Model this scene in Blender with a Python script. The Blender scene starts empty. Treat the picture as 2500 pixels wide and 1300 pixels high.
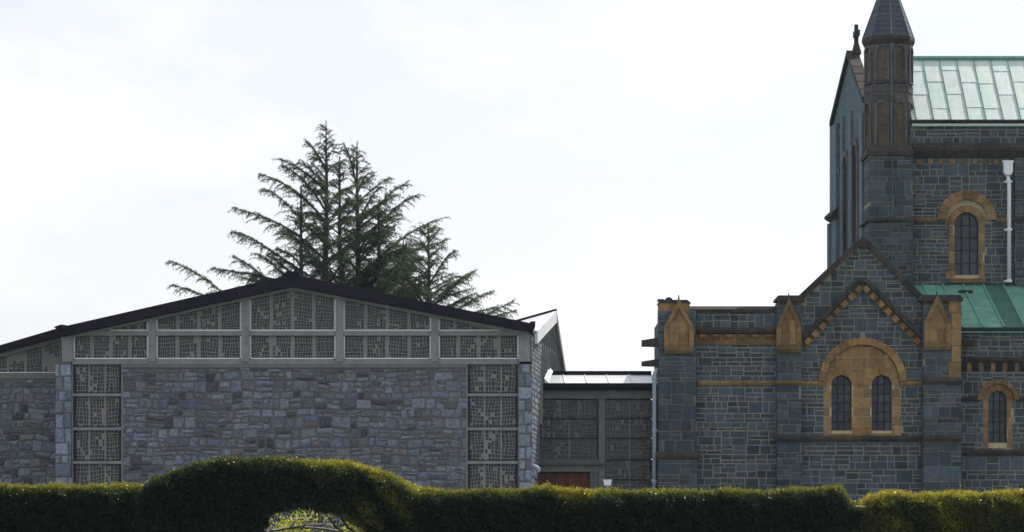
import bpy, math, random
import numpy as np
from mathutils import Vector, Matrix
R = math.radians
random.seed(7); rng = np.random.default_rng(7)
scene = bpy.context.scene
C = scene.collection

# ------------------------------------------------------------------ camera, sky, sun, exposure
F, HY, EYE = 7200.0, 1330.0, 1.6          # focal length and horizon row in photo pixels, eye height
cd = bpy.data.cameras.new('camera'); cam = bpy.data.objects.new('camera', cd); C.objects.link(cam)
cam.location = (0, 0, EYE); cam.rotation_euler = (R(90), 0, 0)
cd.sensor_width = 36; cd.lens = 36*F/2500; cd.shift_y = (HY-650)/2500
cd.clip_start = 1; cd.clip_end = 8000
scene.camera = cam
SUN_AZ, SUN_EL = 40.0, 48.0               # azimuth from +Y towards +X
world = bpy.data.worlds.new('World'); scene.world = world; world.use_nodes = True
wt = world.node_tree; wn = wt.nodes; wl = wt.links
bg = wn['Background']; bg.inputs['Strength'].default_value = 0.12
sky = wn.new('ShaderNodeTexSky'); sky.sky_type = 'NISHITA'; sky.sun_disc = False
sky.sun_elevation = R(SUN_EL); sky.sun_rotation = R(SUN_AZ)
sky.air_density = 1.0; sky.dust_density = 2.0; sky.ozone_density = 1.5; sky.altitude = 50
tc = wn.new('ShaderNodeTexCoord'); mp = wn.new('ShaderNodeMapping'); mp.inputs['Scale'].default_value = (5, 5, 11)
cn = wn.new('ShaderNodeTexNoise'); cn.inputs['Scale'].default_value = 1.0; cn.inputs['Detail'].default_value = 7; cn.inputs['Roughness'].default_value = .55
cr = wn.new('ShaderNodeValToRGB'); cr.color_ramp.elements[0].position = .47; cr.color_ramp.elements[1].position = .66
cr.color_ramp.elements[0].color = (.54, .54, .54, 1); cr.color_ramp.elements[1].color = (.9, .9, .9, 1)
cm = wn.new('ShaderNodeMixRGB'); cm.blend_type = 'MIX'; cm.inputs['Color2'].default_value = (9.4, 9.35, 9.8, 1)
wl.new(tc.outputs['Generated'], mp.inputs['Vector']); wl.new(mp.outputs[0], cn.inputs['Vector']); wl.new(cn.outputs[0], cr.inputs[0])
wl.new(cr.outputs[0], cm.inputs['Fac']); wl.new(sky.outputs[0], cm.inputs['Color1']); wl.new(cm.outputs[0], bg.inputs['Color'])
sd = bpy.data.lights.new('sun', 'SUN'); sd.energy = 5.0; sd.angle = R(.53); sd.color = (1, .95, .86)
sun = bpy.data.objects.new('sun', sd); C.objects.link(sun)
svec = Vector((math.sin(R(SUN_AZ))*math.cos(R(SUN_EL)), math.cos(R(SUN_AZ))*math.cos(R(SUN_EL)), math.sin(R(SUN_EL))))
sun.location = svec*400; sun.rotation_euler = svec.to_track_quat('Z', 'Y').to_euler()
vs = scene.view_settings; vs.view_transform = 'Standard'; vs.look = 'None'; vs.gamma = 1; vs.exposure = 0.06
vs.use_curve_mapping = False

# ------------------------------------------------------------------ helpers
def PX(px, Y): return (px-1250)/F*Y
def PZ(py, Y): return EYE+(HY-py)/F*Y
def P(px, py, Y): return Vector((PX(px, Y), Y, PZ(py, Y)))

def put(o, parent):
    C.objects.link(o)
    if parent is not None:
        o.parent = parent
        if parent.type == 'EMPTY': o.matrix_parent_inverse = Matrix.Translation(-Vector(parent.location))
    return o
def thing(name, label, cat, loc, group=None):
    o = bpy.data.objects.new(name, None); C.objects.link(o); o.location = loc; o.empty_display_size = .3
    o['label'] = label; o['category'] = cat
    if group: o['group'] = group
    return o

class MB:
    def __init__(s, xf=None): s.v = []; s.f = []; s.c = []; s.xf = xf
    def add(s, vs_, fs, col=(1, 1, 1)):
        n = len(s.v)
        if s.xf: vs_ = [s.xf(*p) for p in vs_]
        s.v += [tuple(p) for p in vs_]; s.f += [tuple(i+n for i in q) for q in fs]; s.c += [col]*len(fs)
        return s
    def box(s, x0, x1, y0, y1, z0, z1, col=(1, 1, 1)):
        return s.add([(x0, y0, z0), (x1, y0, z0), (x1, y1, z0), (x0, y1, z0), (x0, y0, z1), (x1, y0, z1), (x1, y1, z1), (x0, y1, z1)],
              [(0, 3, 2, 1), (4, 5, 6, 7), (0, 1, 5, 4), (1, 2, 6, 5), (2, 3, 7, 6), (3, 0, 4, 7)], col)
    def prism(s, poly, y0, y1, col=(1, 1, 1)):          # polygon in x,z extruded along y
        n = len(poly)
        return s.add([(x, y0, z) for x, z in poly]+[(x, y1, z) for x, z in poly],
              [tuple(range(n)), tuple(range(2*n-1, n-1, -1))]+[(i, i+n, (i+1) % n+n, (i+1) % n) for i in range(n)], col)
    def prism_x(s, poly, x0, x1, col=(1, 1, 1)):        # polygon in y,z extruded along x
        n = len(poly)
        return s.add([(x0, y, z) for y, z in poly]+[(x1, y, z) for y, z in poly],
              [tuple(range(n)), tuple(range(2*n-1, n-1, -1))]+[(i, i+n, (i+1) % n+n, (i+1) % n) for i in range(n)], col)
    def prism_z(s, poly, z0, z1, col=(1, 1, 1), top=1.0, cen=(0, 0)):
        n = len(poly)
        return s.add([(x, y, z0) for x, y in poly]+[(cen[0]+(x-cen[0])*top, cen[1]+(y-cen[1])*top, z1) for x, y in poly],
              [tuple(range(n)), tuple(range(2*n-1, n-1, -1))]+[(i, i+n, (i+1) % n+n, (i+1) % n) for i in range(n)], col)
    def beam(s, p, q, up, w, h, col=(1, 1, 1)):          # bar p->q, h along up, w across
        p = Vector(p); q = Vector(q); d = (q-p).normalized(); sd_ = d.cross(Vector(up)).normalized(); u = sd_.cross(d).normalized()
        o = [a*w/2*sd_+b*h/2*u for a, b in ((-1, -1), (1, -1), (1, 1), (-1, 1))]
        return s.add([p+x for x in o]+[q+x for x in o], [(0, 3, 2, 1), (4, 5, 6, 7), (0, 1, 5, 4), (1, 2, 6, 5), (2, 3, 7, 6), (3, 0, 4, 7)], col)
    def tube(s, pts, rad, n=8, col=(1, 1, 1)):
        pts = [Vector(p) for p in pts]; rings = []; b = len(s.v)
        if not hasattr(rad, '__len__'): rad = [rad]*len(pts)
        vv = []
        for i, p in enumerate(pts):
            d = (pts[min(i+1, len(pts)-1)]-pts[max(i-1, 0)]).normalized()
            a = d.cross(Vector((0, 1, 0.01))); a = a.normalized() if a.length > 1e-3 else Vector((1, 0, 0)); c = d.cross(a)
            vv += [p+rad[i]*(math.cos(2*math.pi*k/n)*a+math.sin(2*math.pi*k/n)*c) for k in range(n)]
        fs = [(i*n+k, i*n+(k+1) % n, (i+1)*n+(k+1) % n, (i+1)*n+k) for i in range(len(pts)-1) for k in range(n)]
        fs += [tuple(range(n-1, -1, -1)), tuple((len(pts)-1)*n+k for k in range(n))]
        return s.add(vv, fs, col)
    def lathe(s, cx, cy, prof, n=10, col=(1, 1, 1)):     # prof: (radius, z)
        vv = [(cx+r*math.cos(2*math.pi*k/n), cy+r*math.sin(2*math.pi*k/n), z) for r, z in prof for k in range(n)]
        fs = [(i*n+k, i*n+(k+1) % n, (i+1)*n+(k+1) % n, (i+1)*n+k) for i in range(len(prof)-1) for k in range(n)]
        fs += [tuple(range(n-1, -1, -1)), tuple((len(prof)-1)*n+k for k in range(n))]
        return s.add(vv, fs, col)
    def build(s, name, mat, parent=None, kind=None, label=None, smooth=False):
        me = bpy.data.meshes.new(name); me.from_pydata(s.v, [], s.f)
        at = me.attributes.new('col', 'FLOAT_COLOR', 'FACE')
        at.data.foreach_set('color', np.array([(c[0], c[1], c[2], 1) for c in s.c], dtype=np.float32).ravel())
        if smooth: me.polygons.foreach_set('use_smooth', [True]*len(me.polygons))
        me.materials.append(mat); o = bpy.data.objects.new(name, me); put(o, parent)
        if kind: o['kind'] = kind
        if label: o['label'] = label
        return o

# ------------------------------------------------------------------ materials
def nodes(name):
    m = bpy.data.materials.new(name); m.use_nodes = True; t = m.node_tree
    return m, t, t.nodes, t.links, t.nodes['Principled BSDF']
def ramp(n, p0, c0, p1, c1):
    r = n.new('ShaderNodeValToRGB'); e = r.color_ramp.elements
    e[0].position = p0; e[1].position = p1; e[0].color = (*c0, 1); e[1].color = (*c1, 1); return r
def mat(name, base, rough=.9, grain=.25, gscale=9, bump=.25, bscale=40, streak=.0, streak_col=(.25, .23, .2), metal=0, spec=.3, tint=None, bdist=.02, lichen=0):
    """base colour times the piece's own tone, mottled by noise, with optional rain streaks and fine relief"""
    m, t, n, l, b = nodes(name)
    geo = n.new('ShaderNodeNewGeometry')
    at = n.new('ShaderNodeAttribute'); at.attribute_name = 'col'
    mul = n.new('ShaderNodeMixRGB'); mul.blend_type = 'MULTIPLY'; mul.inputs[0].default_value = 1; mul.inputs[1].default_value = (*base, 1)
    l.new(at.outputs['Color'], mul.inputs[2]); cur = mul.outputs[0]
    def noise(scale, detail, vec=None, rgh=.6):
        x = n.new('ShaderNodeTexNoise'); x.inputs['Scale'].default_value = scale; x.inputs['Detail'].default_value = detail; x.inputs['Roughness'].default_value = rgh
        l.new(vec or geo.outputs['Position'], x.inputs['Vector']); return x
    g = noise(gscale, 5); rp = ramp(n, .3, (1-grain,)*3, .7, (1+grain,)*3); l.new(g.outputs[0], rp.inputs[0])
    m2 = n.new('ShaderNodeMixRGB'); m2.blend_type = 'MULTIPLY'; m2.inputs[0].default_value = 1
    l.new(cur, m2.inputs[1]); l.new(rp.outputs[0], m2.inputs[2]); cur = m2.outputs[0]
    if tint:
        g2 = noise(.55, 3); r2 = ramp(n, .42, (0, 0, 0), .62, (1, 1, 1)); l.new(g2.outputs[0], r2.inputs[0])
        m3 = n.new('ShaderNodeMixRGB'); m3.blend_type = 'MULTIPLY'; m3.inputs[2].default_value = (*tint, 1)
        l.new(r2.outputs[0], m3.inputs[0]); l.new(cur, m3.inputs[1]); cur = m3.outputs[0]
    if streak:
        mpn = n.new('ShaderNodeMapping'); mpn.inputs['Scale'].default_value = (1.7, 1.7, .22); l.new(geo.outputs['Position'], mpn.inputs['Vector'])
        g3 = noise(1.0, 6, mpn.outputs[0], .65); r3 = ramp(n, .5, (0, 0, 0), .72, (streak,)*3); l.new(g3.outputs[0], r3.inputs[0])
        m4 = n.new('ShaderNodeMixRGB'); m4.blend_type = 'MULTIPLY'; m4.inputs[2].default_value = (*streak_col, 1)
        l.new(r3.outputs[0], m4.inputs[0]); l.new(cur, m4.inputs[1]); cur = m4.outputs[0]
    if lichen:
        g4 = noise(14, 8, None, .75); r4 = ramp(n, .62, (0, 0, 0), .72, (lichen,)*3); l.new(g4.outputs[0], r4.inputs[0])
        m5 = n.new('ShaderNodeMixRGB'); m5.inputs[2].default_value = (base[0]*2.6, base[1]*2.5, base[2]*2.3, 1)
        l.new(r4.outputs[0], m5.inputs[0]); l.new(cur, m5.inputs[1]); cur = m5.outputs[0]
    l.new(cur, b.inputs['Base Color'])
    b.inputs['Roughness'].default_value = rough; b.inputs['Metallic'].default_value = metal; b.inputs['Specular IOR Level'].default_value = spec
    if bump:
        g5 = noise(bscale*.25, 8, None, .7); bp = n.new('ShaderNodeBump'); bp.inputs['Strength'].default_value = bump; bp.inputs['Distance'].default_value = bdist
        l.new(g5.outputs[0], bp.inputs['Height']); l.new(bp.outputs[0], b.inputs['Normal'])
    return m
def leafmat(name, trans=.45, rough=.5, spec=.3, tboost=(1.4, 1.4, .6)):
    m, t, n, l, b = nodes(name)
    at = n.new('ShaderNodeAttribute'); at.attribute_name = 'col'
    l.new(at.outputs['Color'], b.inputs['Base Color']); b.inputs['Roughness'].default_value = rough; b.inputs['Specular IOR Level'].default_value = spec
    tr = n.new('ShaderNodeBsdfTranslucent'); mu = n.new('ShaderNodeMixRGB'); mu.blend_type = 'MULTIPLY'; mu.inputs[0].default_value = 1; mu.inputs[2].default_value = (*tboost, 1)
    l.new(at.outputs['Color'], mu.inputs[1]); l.new(mu.outputs[0], tr.inputs['Color'])
    mx = n.new('ShaderNodeMixShader'); mx.inputs[0].default_value = trans
    l.new(b.outputs[0], mx.inputs[1]); l.new(tr.outputs[0], mx.inputs[2]); l.new(mx.outputs[0], n['Material Output'].inputs['Surface'])
    return m
M = {}
M['lime'] = mat('blue_limestone', (.056, .077, .099), grain=.28, gscale=6, bump=.5, streak=.55, streak_col=(.42, .42, .42), tint=(.88, 1.0, .95), lichen=.35)
M['mortar'] = mat('buff_mortar', (.225, .21, .155), grain=.2, bump=.3, streak=.45, streak_col=(.5, .5, .47))
M['sand'] = mat('brown_sandstone', (.250, .160, .070), grain=.25, gscale=5, bump=.4, streak=.75, streak_col=(.30, .30, .31), tint=(.86, .82, .80))
M['sandm'] = mat('sandstone_mortar', (.42, .34, .22), grain=.15, bump=.2, streak=.5, streak_col=(.5, .5, .5))
M['cope'] = mat('weathered_coping', (.046, .040, .034), grain=.4, gscale=4, bump=.5, streak=.8, streak_col=(.40, .43, .46), lichen=.3)
M['rub'] = mat('grey_rubble_stone', (.142, .170, .210), grain=.42, gscale=11, bump=.8, bscale=26, bdist=.04, streak=.3, streak_col=(.6, .62, .65), lichen=.55)
M['rubm'] = mat('grey_mortar', (.105, .108, .104), grain=.2, bump=.5, streak=.4, streak_col=(.6, .6, .6))
M['conc'] = mat('concrete', (.200, .212, .212), grain=.15, gscale=3, bump=.15, streak=.6, streak_col=(.55, .57, .58))
M['matrix'] = mat('glass_setting_concrete', (.190, .192, .176), grain=.10, gscale=4, bump=.1, streak=.25, streak_col=(.6, .6, .6))
M['slate'] = mat('dark_slate', (.042, .054, .082), rough=.6, grain=.3, bump=.4)
M['felt'] = mat('dark_roof_fascia', (.014, .012, .020), rough=.85, grain=.25, gscale=2, bump=.15, spec=.12)
M['copper'] = mat('green_copper', (.125, .31, .235), rough=.42, grain=.22, gscale=2.2, bump=.3, bscale=8, streak=.6, streak_col=(.55, .62, .62), spec=.5)
M['palecop'] = mat('pale_weathered_copper', (.49, .58, .535), rough=.40, grain=.07, gscale=2.2, bump=.2, bscale=8, streak=.35, streak_col=(.6, .66, .64), spec=.5)
M['sandw'] = mat('sooty_sandstone', (.098, .090, .090), grain=.3, gscale=5, bump=.4, streak=.8, streak_col=(.40, .40, .44), tint=(.8, .85, .95))
M['strip'] = mat('dull_copper_strip', (.07, .14, .12), rough=.6, grain=.3, bump=.1)
M['copseam'] = mat('copper_seam', (.13, .29, .25), rough=.5, grain=.2, bump=.1)
M['zinc'] = mat('pale_zinc_sheet', (.60, .62, .64), rough=.38, grain=.12, gscale=3, bump=.15, bscale=6, metal=.3, spec=.5)
M['white'] = mat('white_paint', (.72, .75, .78), rough=.5, grain=.06, bump=.03, streak=.4, streak_col=(.7, .72, .72))
M['pipe'] = mat('blue_grey_pipe', (.30, .36, .44), rough=.5, grain=.1, bump=.05)
M['alu'] = mat('aluminium_trim', (.62, .64, .67), rough=.45, grain=.06, bump=0, metal=.2)
M['glass'] = mat('leaded_glass', (.020, .027, .045), rough=.22, grain=.5, gscale=5, bump=.5, bscale=16, spec=.5)
M['dalle'] = mat('thick_coloured_glass', (.018, .021, .036), rough=.25, grain=.4, gscale=12, bump=.3, spec=.5)
M['lead'] = mat('dark_iron', (.012, .014, .018), rough=.7, grain=.2, bump=0)
M['door'] = mat('red_brown_timber', (.125, .042, .020), rough=.7, grain=.35, gscale=12, bump=.3, streak=.6, streak_col=(.5, .5, .5))
M['bark'] = mat('dark_bark', (.065, .052, .042), grain=.4, gscale=10, bump=.8)
M['twig'] = mat('bleached_branch', (.20, .175, .15), grain=.4, gscale=14, bump=.5, rough=.6)
M['yewcore'] = mat('hedge_inner_twigs', (.010, .014, .008), grain=.5, gscale=12, bump=1, bdist=.1, spec=.05)
M['yew'] = leafmat('yew_leaf', .45, .38, .5)
M['cedar'] = leafmat('cedar_needle', .30, .55, .25, (1.3, 1.25, .7))
M['gold'] = leafmat('golden_leaf', .5, .4, .4, (1.5, 1.4, .6))
M['grass'] = mat('lawn_grass', (.06, .10, .025), grain=.4, gscale=1.5, bump=.6, spec=.1)

def vary(a, b): return random.uniform(a, b)
def tone_lime():
    k = vary(.66, 1.30); h = random.random()
    if h < .18: t = (1.10, .98, 1.02)
    elif h < .42: t = (.92, 1.0, .97)
    else: t = (1, 1, 1)
    if random.random() < .10: k *= .68
    return tuple(k*x for x in t)
def tone_rub():
    h = random.random(); k = vary(.74, 1.22)
    if h < .07: return tuple(k*x for x in (.42, .40, .38))
    if h < .13: return tuple(k*x for x in (.66, .72, .80))
    if h < .23: return tuple(k*x for x in (.92, .78, .66))
    if h < .30: return tuple(k*x for x in (.70, .66, .64))
    return tuple(k*x for x in (1, random.uniform(.97, 1.02), random.uniform(.92, 1.05)))
def tone_sand():
    k = vary(.72, 1.22); return (k*vary(.95, 1.08), k, k*vary(.85, 1.1))

# ------------------------------------------------------------------ stone walls
def isect(a, b):
    out = []
    for p, q in a:
        for r, s in b:
            lo, hi = max(p, r), min(q, s)
            if hi-lo > .02: out.append((lo, hi))
    return out
def minus(spans, lo, hi):
    out = []
    for p, q in spans:
        if hi <= p or lo >= q: out.append((p, q)); continue
        if lo > p: out.append((p, lo))
        if hi < q: out.append((hi, q))
    return out
def backing(spans, z0, z1, y0, y1, m, name, parent, dz=.05, inset=0.0, xf=None):
    mb = MB(xf); z = z0; cur = None; cz = z0
    n = int(math.ceil((z1-z0)/dz))
    for i in range(n+1):
        zz = z0+(i+.5)*dz
        sp = [(round(a+inset, 3), round(b-inset, 3)) for a, b in spans(zz) if b-a > .03+2*inset] if i < n else None
        if sp != cur:
            if cur:
                for a, b in cur: mb.box(a, b, y0, y1, cz, min(z0+i*dz, z1))
            cur = sp; cz = z0+i*dz
    return mb.build(name, m, parent)
def rects(x0, x1, z0, z1, rh, cw, split, sw):
    """squared rubble: tall bands cut into cells, each cell one block or several thin courses"""
    z = z0
    while z < z1-.02:
        h = vary(*rh); h = min(h, z1-z)
        if z1-(z+h) < .12: h = z1-z
        x = x0-vary(0, .5)
        while x < x1:
            w = vary(*cw); k = random.choices([1, 2, 3], split)[0]
            if h < .26: k = 1
            elif h < .42: k = min(k, 2)
            cuts = sorted([0]+[min(max((i+1)/k+vary(-.12, .12), .15), .85) for i in range(k-1)]+[1])
            for i in range(k):
                a, b = z+h*cuts[i], z+h*cuts[i+1]; xx = x; hh = b-a
                if k == 1 and w < 1.6*h: yield (x, x+w, a, b); continue
                while xx < x+w-.02:
                    ww = vary(*sw)*(1.0 if hh > .2 else 1.25)
                    if x+w-(xx+ww) < .22: ww = x+w-xx
                    yield (xx, xx+ww, a, b); xx += ww
            x += w
        z += h
def stone_geo(mb, x0, x1, z0, z1, yf, yb, ch, jit, col, proud):
    q = [(x0, z0), (x1, z0), (x1, z1), (x0, z1)]
    q = [(x+vary(-jit, jit), z+vary(-jit, jit)) for x, z in q]
    cx = sum(p[0] for p in q)/4; cz = sum(p[1] for p in q)/4
    w = max(.03, (x1-x0)/2); h = max(.03, (z1-z0)/2); fx = max(.3, 1-ch/w); fz = max(.3, 1-ch/h)
    y1 = yf-proud*vary(.5, 1.4); y2 = y1+ch*.8
    v = [(x, yb, z) for x, z in q]+[(x, y2, z) for x, z in q]+[(cx+(x-cx)*fx, y1+vary(-.2, .2)*proud, cz+(z-cz)*fz) for x, z in q]
    f = [(8, 9, 10, 11)]+[(4+i, 4+(i+1) % 4, 8+(i+1) % 4, 8+i) for i in range(4)]+[(i, (i+1) % 4, 4+(i+1) % 4, 4+i) for i in range(4)]
    mb.add(v, f, col)
REG = {}     # thing key -> list of (area, MB, part parent, material, name)
def stones(key, part, spans, x0, x1, z0, z1, yf, yb, m, name, tone, gap, ch, jit, proud, rh, cw, split, sw, zvis=3.6, xf=None):
    for a, b, c, d in rects(x0, x1, z0, z1, rh, cw, split, sw):
        sp = isect(spans(c+.22*(d-c)), spans(c+.78*(d-c)))
        for p, q in sp:
            lo, hi = max(a, p), min(b, q)
            if hi-lo < gap+.06: continue
            lo2 = lo if lo == p and abs(lo-p) < 1e-6 and lo != a else lo+gap/2
            hi2 = hi if hi == q and hi != b else hi-gap/2
            mb = MB(xf); stone_geo(mb, lo2, hi2, c+gap/2, d-gap/2, yf, yb, ch, jit, tone(), proud)
            area = (hi-lo)*(d-c) if c > zvis and PX(-5, yf) < (lo+hi)/2 < PX(2505, yf) else 0
            REG.setdefault(key, []).append((area, mb, part, m, name))
def flush(key, limit=300):
    L = sorted(REG[key], key=lambda t: -t[0]); rest = {}
    for i, (area, mb, part, m, name) in enumerate(L):
        if i < limit and area > 0: mb.build(name, m, part)
        else:
            r = rest.setdefault(part.name, (MB(), part, m, name)); n = len(r[0].v)
            r[0].v += mb.v; r[0].f += [tuple(k+n for k in q) for q in mb.f]; r[0].c += mb.c
    for r in rest.values(): r[0].build('small_stones', r[2], r[1], kind='stuff')
LIME = dict(m=M['lime'], name='stone', tone=tone_lime, gap=.038, ch=.010, jit=.006, proud=.016, rh=(.30, .62), cw=(.42, 1.25), split=(2.4, 5, 2.6), sw=(.25, .64))
def wavy(x, y, z): return (x+.03*math.sin(2.1*z+x), y, z+.034*math.sin(.9*x+1.3*z)+.022*math.sin(2.7*x+.6*z)+.018*math.sin(6.1*x+2*z))
RUB = dict(m=M['rub'], name='stone', tone=tone_rub, gap=.036, ch=.05, jit=.045, proud=.04, rh=(.23, .48), cw=(.28, .80), split=(6, 5, 1.0), sw=(.22, .54))
ASH = dict(m=M['sand'], name='sandstone_block', tone=tone_sand, gap=.026, ch=.008, jit=.003, proud=.012, rh=(.36, .46), cw=(.55, .95), split=(1, 0, 0), sw=(.45, .9))

def arc_span(cx, cz, r, z):
    d = z-cz
    return None if abs(d) >= r else (cx-math.sqrt(r*r-d*d), cx+math.sqrt(r*r-d*d))
def arch_cut(spans, cx, hw, zb, zs, z, r=None):
    """remove a round headed opening from the allowed spans"""
    r = r or hw
    if z < zb: return spans
    if z <= zs: return minus(spans, cx-hw, cx+hw)
    a = arc_span(cx, zs, r, z)
    return minus(spans, *a) if a else spans
def ring(cx, cz, r0, r1, y0, y1, n, m, name, parent, a0=0, a1=180, tone=tone_sand, gap=.012):
    for i in range(n):
        t0 = R(a0+(a1-a0)*i/n)+gap/(r0+r1); t1 = R(a0+(a1-a0)*(i+1)/n)-gap/(r0+r1); mb = MB()
        K = 3; ts = [t0+(t1-t0)*k/K for k in range(K+1)]
        poly = [(cx+r1*math.cos(t), cz+r1*math.sin(t)) for t in ts]+[(cx+r0*math.cos(t), cz+r0*math.sin(t)) for t in reversed(ts)]
        mb.prism(poly, y0, y1, tone()); mb.build(name, m, parent)
def run_x(x0, x1, prof, m, name, parent, seg=1.3, gap=.01, tone=tone_sand):
    """a moulding of profile (y,z) along x, in lengths with open joints"""
    n = max(1, round((x1-x0)/seg)); w = (x1-x0)/n
    for i in range(n):
        mb = MB(); mb.prism_x(prof, x0+i*w+(gap/2 if i else 0), x0+(i+1)*w-(gap/2 if i < n-1 else 0), tone()); mb.build(name, m, parent)
def string_prof(yf, zc, h, out): return [(yf+.08, zc-h/2), (yf-out*.45, zc-h/2), (yf-out, zc-h*.05), (yf-out, zc+h*.22), (yf-.01, zc+h/2), (yf+.08, zc+h/2)]
def window(parent, cx, hw, zb, zs, Y, cols, rows, name='window'):
    """round headed leaded window: panes, iron bars"""
    fr = MB(); t = .02; ztop = zs+hw; H = ztop-zb
    for i in range(1, cols): fr.box(cx-hw+2*hw*i/cols-t, cx-hw+2*hw*i/cols+t, Y-.04, Y-.012, zb, ztop)
    for j in range(1, rows): fr.box(cx-hw-.05, cx+hw+.05, Y-.05, Y-.042, zb+H*j/rows-t, zb+H*j/rows+t)
    fr.box(cx-hw-.03, cx-hw+.035, Y-.055, Y-.041, zb, zs+.1); fr.box(cx+hw-.035, cx+hw+.03, Y-.055, Y-.041, zb, zs+.1)
    for k in range(12):
        a, b = math.pi*k/12, math.pi*(k+1)/12
        fr.beam((cx+(hw-.01)*math.cos(a), Y-.048, zs+(hw-.01)*math.sin(a)), (cx+(hw-.01)*math.cos(b), Y-.048, zs+(hw-.01)*math.sin(b)), (0, 1, 0), .06, .014)
    w = fr.build(name, M['lead'], parent)
    for i in range(cols):
        for j in range(rows):
            a = cx-hw+2*hw*i/cols+.006; b = cx-hw+2*hw*(i+1)/cols-.006; c = zb+H*j/rows+.006; d = zb+H*(j+1)/rows-.006
            k = vary(.6, 1.5); e = [vary(-.006, .006) for _ in range(4)]
            mb = MB(); mb.add([(a, Y+e[0], c), (b, Y+e[1], c), (b, Y+e[2], d), (a, Y+e[3], d), (a, Y+.02, c), (b, Y+.02, c), (b, Y+.02, d), (a, Y+.02, d)],
                [(0, 1, 2, 3), (7, 6, 5, 4), (0, 4, 5, 1), (1, 5, 6, 2), (2, 6, 7, 3), (3, 7, 4, 0)], (k, k*vary(.9, 1.1), k*vary(.9, 1.25))); mb.build('pane', M['glass'], w)
    return w

# ------------------------------------------------------------------ ground
g = MB(); g.add([(-3000, -3000, 0), (3000, -3000, 0), (3000, 4000, 0), (-3000, 4000, 0)], [(0, 1, 2, 3)])
gr = g.build('lawn', M['grass']); gr['kind'] = 'structure'
g = MB(); g.add([(-60, 84, .004), (60, 84, .004), (60, 116, .004), (-60, 116, .004)], [(0, 1, 2, 3)])
gp = g.build('path', M['conc']); gp['kind'] = 'structure'

# ================================================================== ABBEY CHURCH
church = thing('abbey_church', 'large blue-grey limestone abbey church with sandstone trim, corner turret and green copper roofs', 'church', (13, 126, 0))
YA = 120.0
xa = lambda p, Y=YA: PX(p, Y)
za = lambda p, Y=YA: PZ(p, Y)
u = YA/F                                  # metres per photo pixel at the aisle front
# --- low aisle bay left of the gable
x0, x1 = xa(1697), xa(1900); zt = za(762)
sp = lambda z: [(x0, x1)]
b = backing(sp, 0, zt, YA, YA+.6, M['mortar'], 'aisle_wall', church, dz=.5)
stones('church', b, sp, x0, x1, 0, zt, YA, YA+.1, **LIME)
run_x(xa(1680), xa(1899), [(YA+.62, zt+.003), (YA-.14, zt+.003), (YA-.16, zt+.1), (YA+.1, zt+.24), (YA+.62, zt+.24)], M['cope'], 'coping_stone', church, 1.6)
zc = za(810)
run_x(xa(1690), xa(1899), [(YA+.05, zc-.12), (YA-.16, zc-.06), (YA-.20, zc+.06), (YA-.02, zc+.17), (YA+.05, zc+.17)], M['cope'], 'cornice', church, 1.5)
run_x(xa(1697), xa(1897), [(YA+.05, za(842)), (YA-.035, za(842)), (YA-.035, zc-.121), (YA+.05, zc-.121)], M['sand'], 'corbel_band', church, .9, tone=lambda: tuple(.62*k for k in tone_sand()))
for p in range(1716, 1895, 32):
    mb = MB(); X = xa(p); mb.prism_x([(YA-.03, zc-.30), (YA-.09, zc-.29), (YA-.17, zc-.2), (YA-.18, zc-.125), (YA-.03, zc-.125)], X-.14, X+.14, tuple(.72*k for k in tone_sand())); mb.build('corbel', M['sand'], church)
run_x(xa(1703), xa(2013), string_prof(YA, za(936), .2, .11), M['sand'], 'string_course', church, 1.45)
# --- body of the aisle behind
mb = MB(); mb.box(xa(1613), xa(2343), YA+.602, 125.4, 0, za(778)); mb.build('rear_wall', M['lime'], church)
mb = MB(); mb.box(xa(2343)+.003, PX(3000, 120.8)-.02, 121.41, 125.95, 0, PZ(830, 120.8)); mb.build('rear_wall', M['lime'], church)
mb = MB(); mb.box(PX(2222, 126)+.05, PX(3020, 126)-.02, 126.61, 132.9, 0, PZ(312, 126)); mb.build('rear_wall', M['lime'], church)

def pier(pl, pr, pt, out, depth=.7, low=None, lowout=.14):
    """clasping pier of limestone with a wider foot below its weathering"""
    X0, X1 = xa(pl), xa(pr); yf = YA-out; s_ = lambda z: [(X0, X1)]
    zz = za(low) if low else 0
    bk = backing(s_, zz, za(pt), yf+.02, yf+depth+out, M['mortar'], 'pier', church, dz=5, inset=.02)
    st = dict(LIME); st.update(cw=(.6, 1.6), split=(3, 3, 2), sw=(.4, .95))
    stones('church', bk, s_, X0, X1, zz, za(pt), yf, yf+depth+out-.02, **st)
    if low:
        s2 = lambda z: [(X0-lowout*.3, X1+lowout*.3)]
        b2 = backing(s2, 0, zz, yf-lowout+.02, yf+depth, M['mortar'], 'pier_foot', church, dz=5, inset=.02)
        stones('church', b2, s2, X0-lowout*.3, X1+lowout*.3, 0, zz-.02, yf-lowout, yf+depth-.02, **st)
        y_ = yf-lowout
        run_x(X0-lowout*.3-.06, X1+lowout*.3+.06, [(y_+.5, zz-.2), (y_-.02, zz-.2), (y_-.09, zz-.08), (y_-.09, zz), (yf-.01, zz+.13), (y_+.5, zz+.13)], M['cope'], 'weathering', church, 1.0)
    return X0, X1, yf
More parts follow.
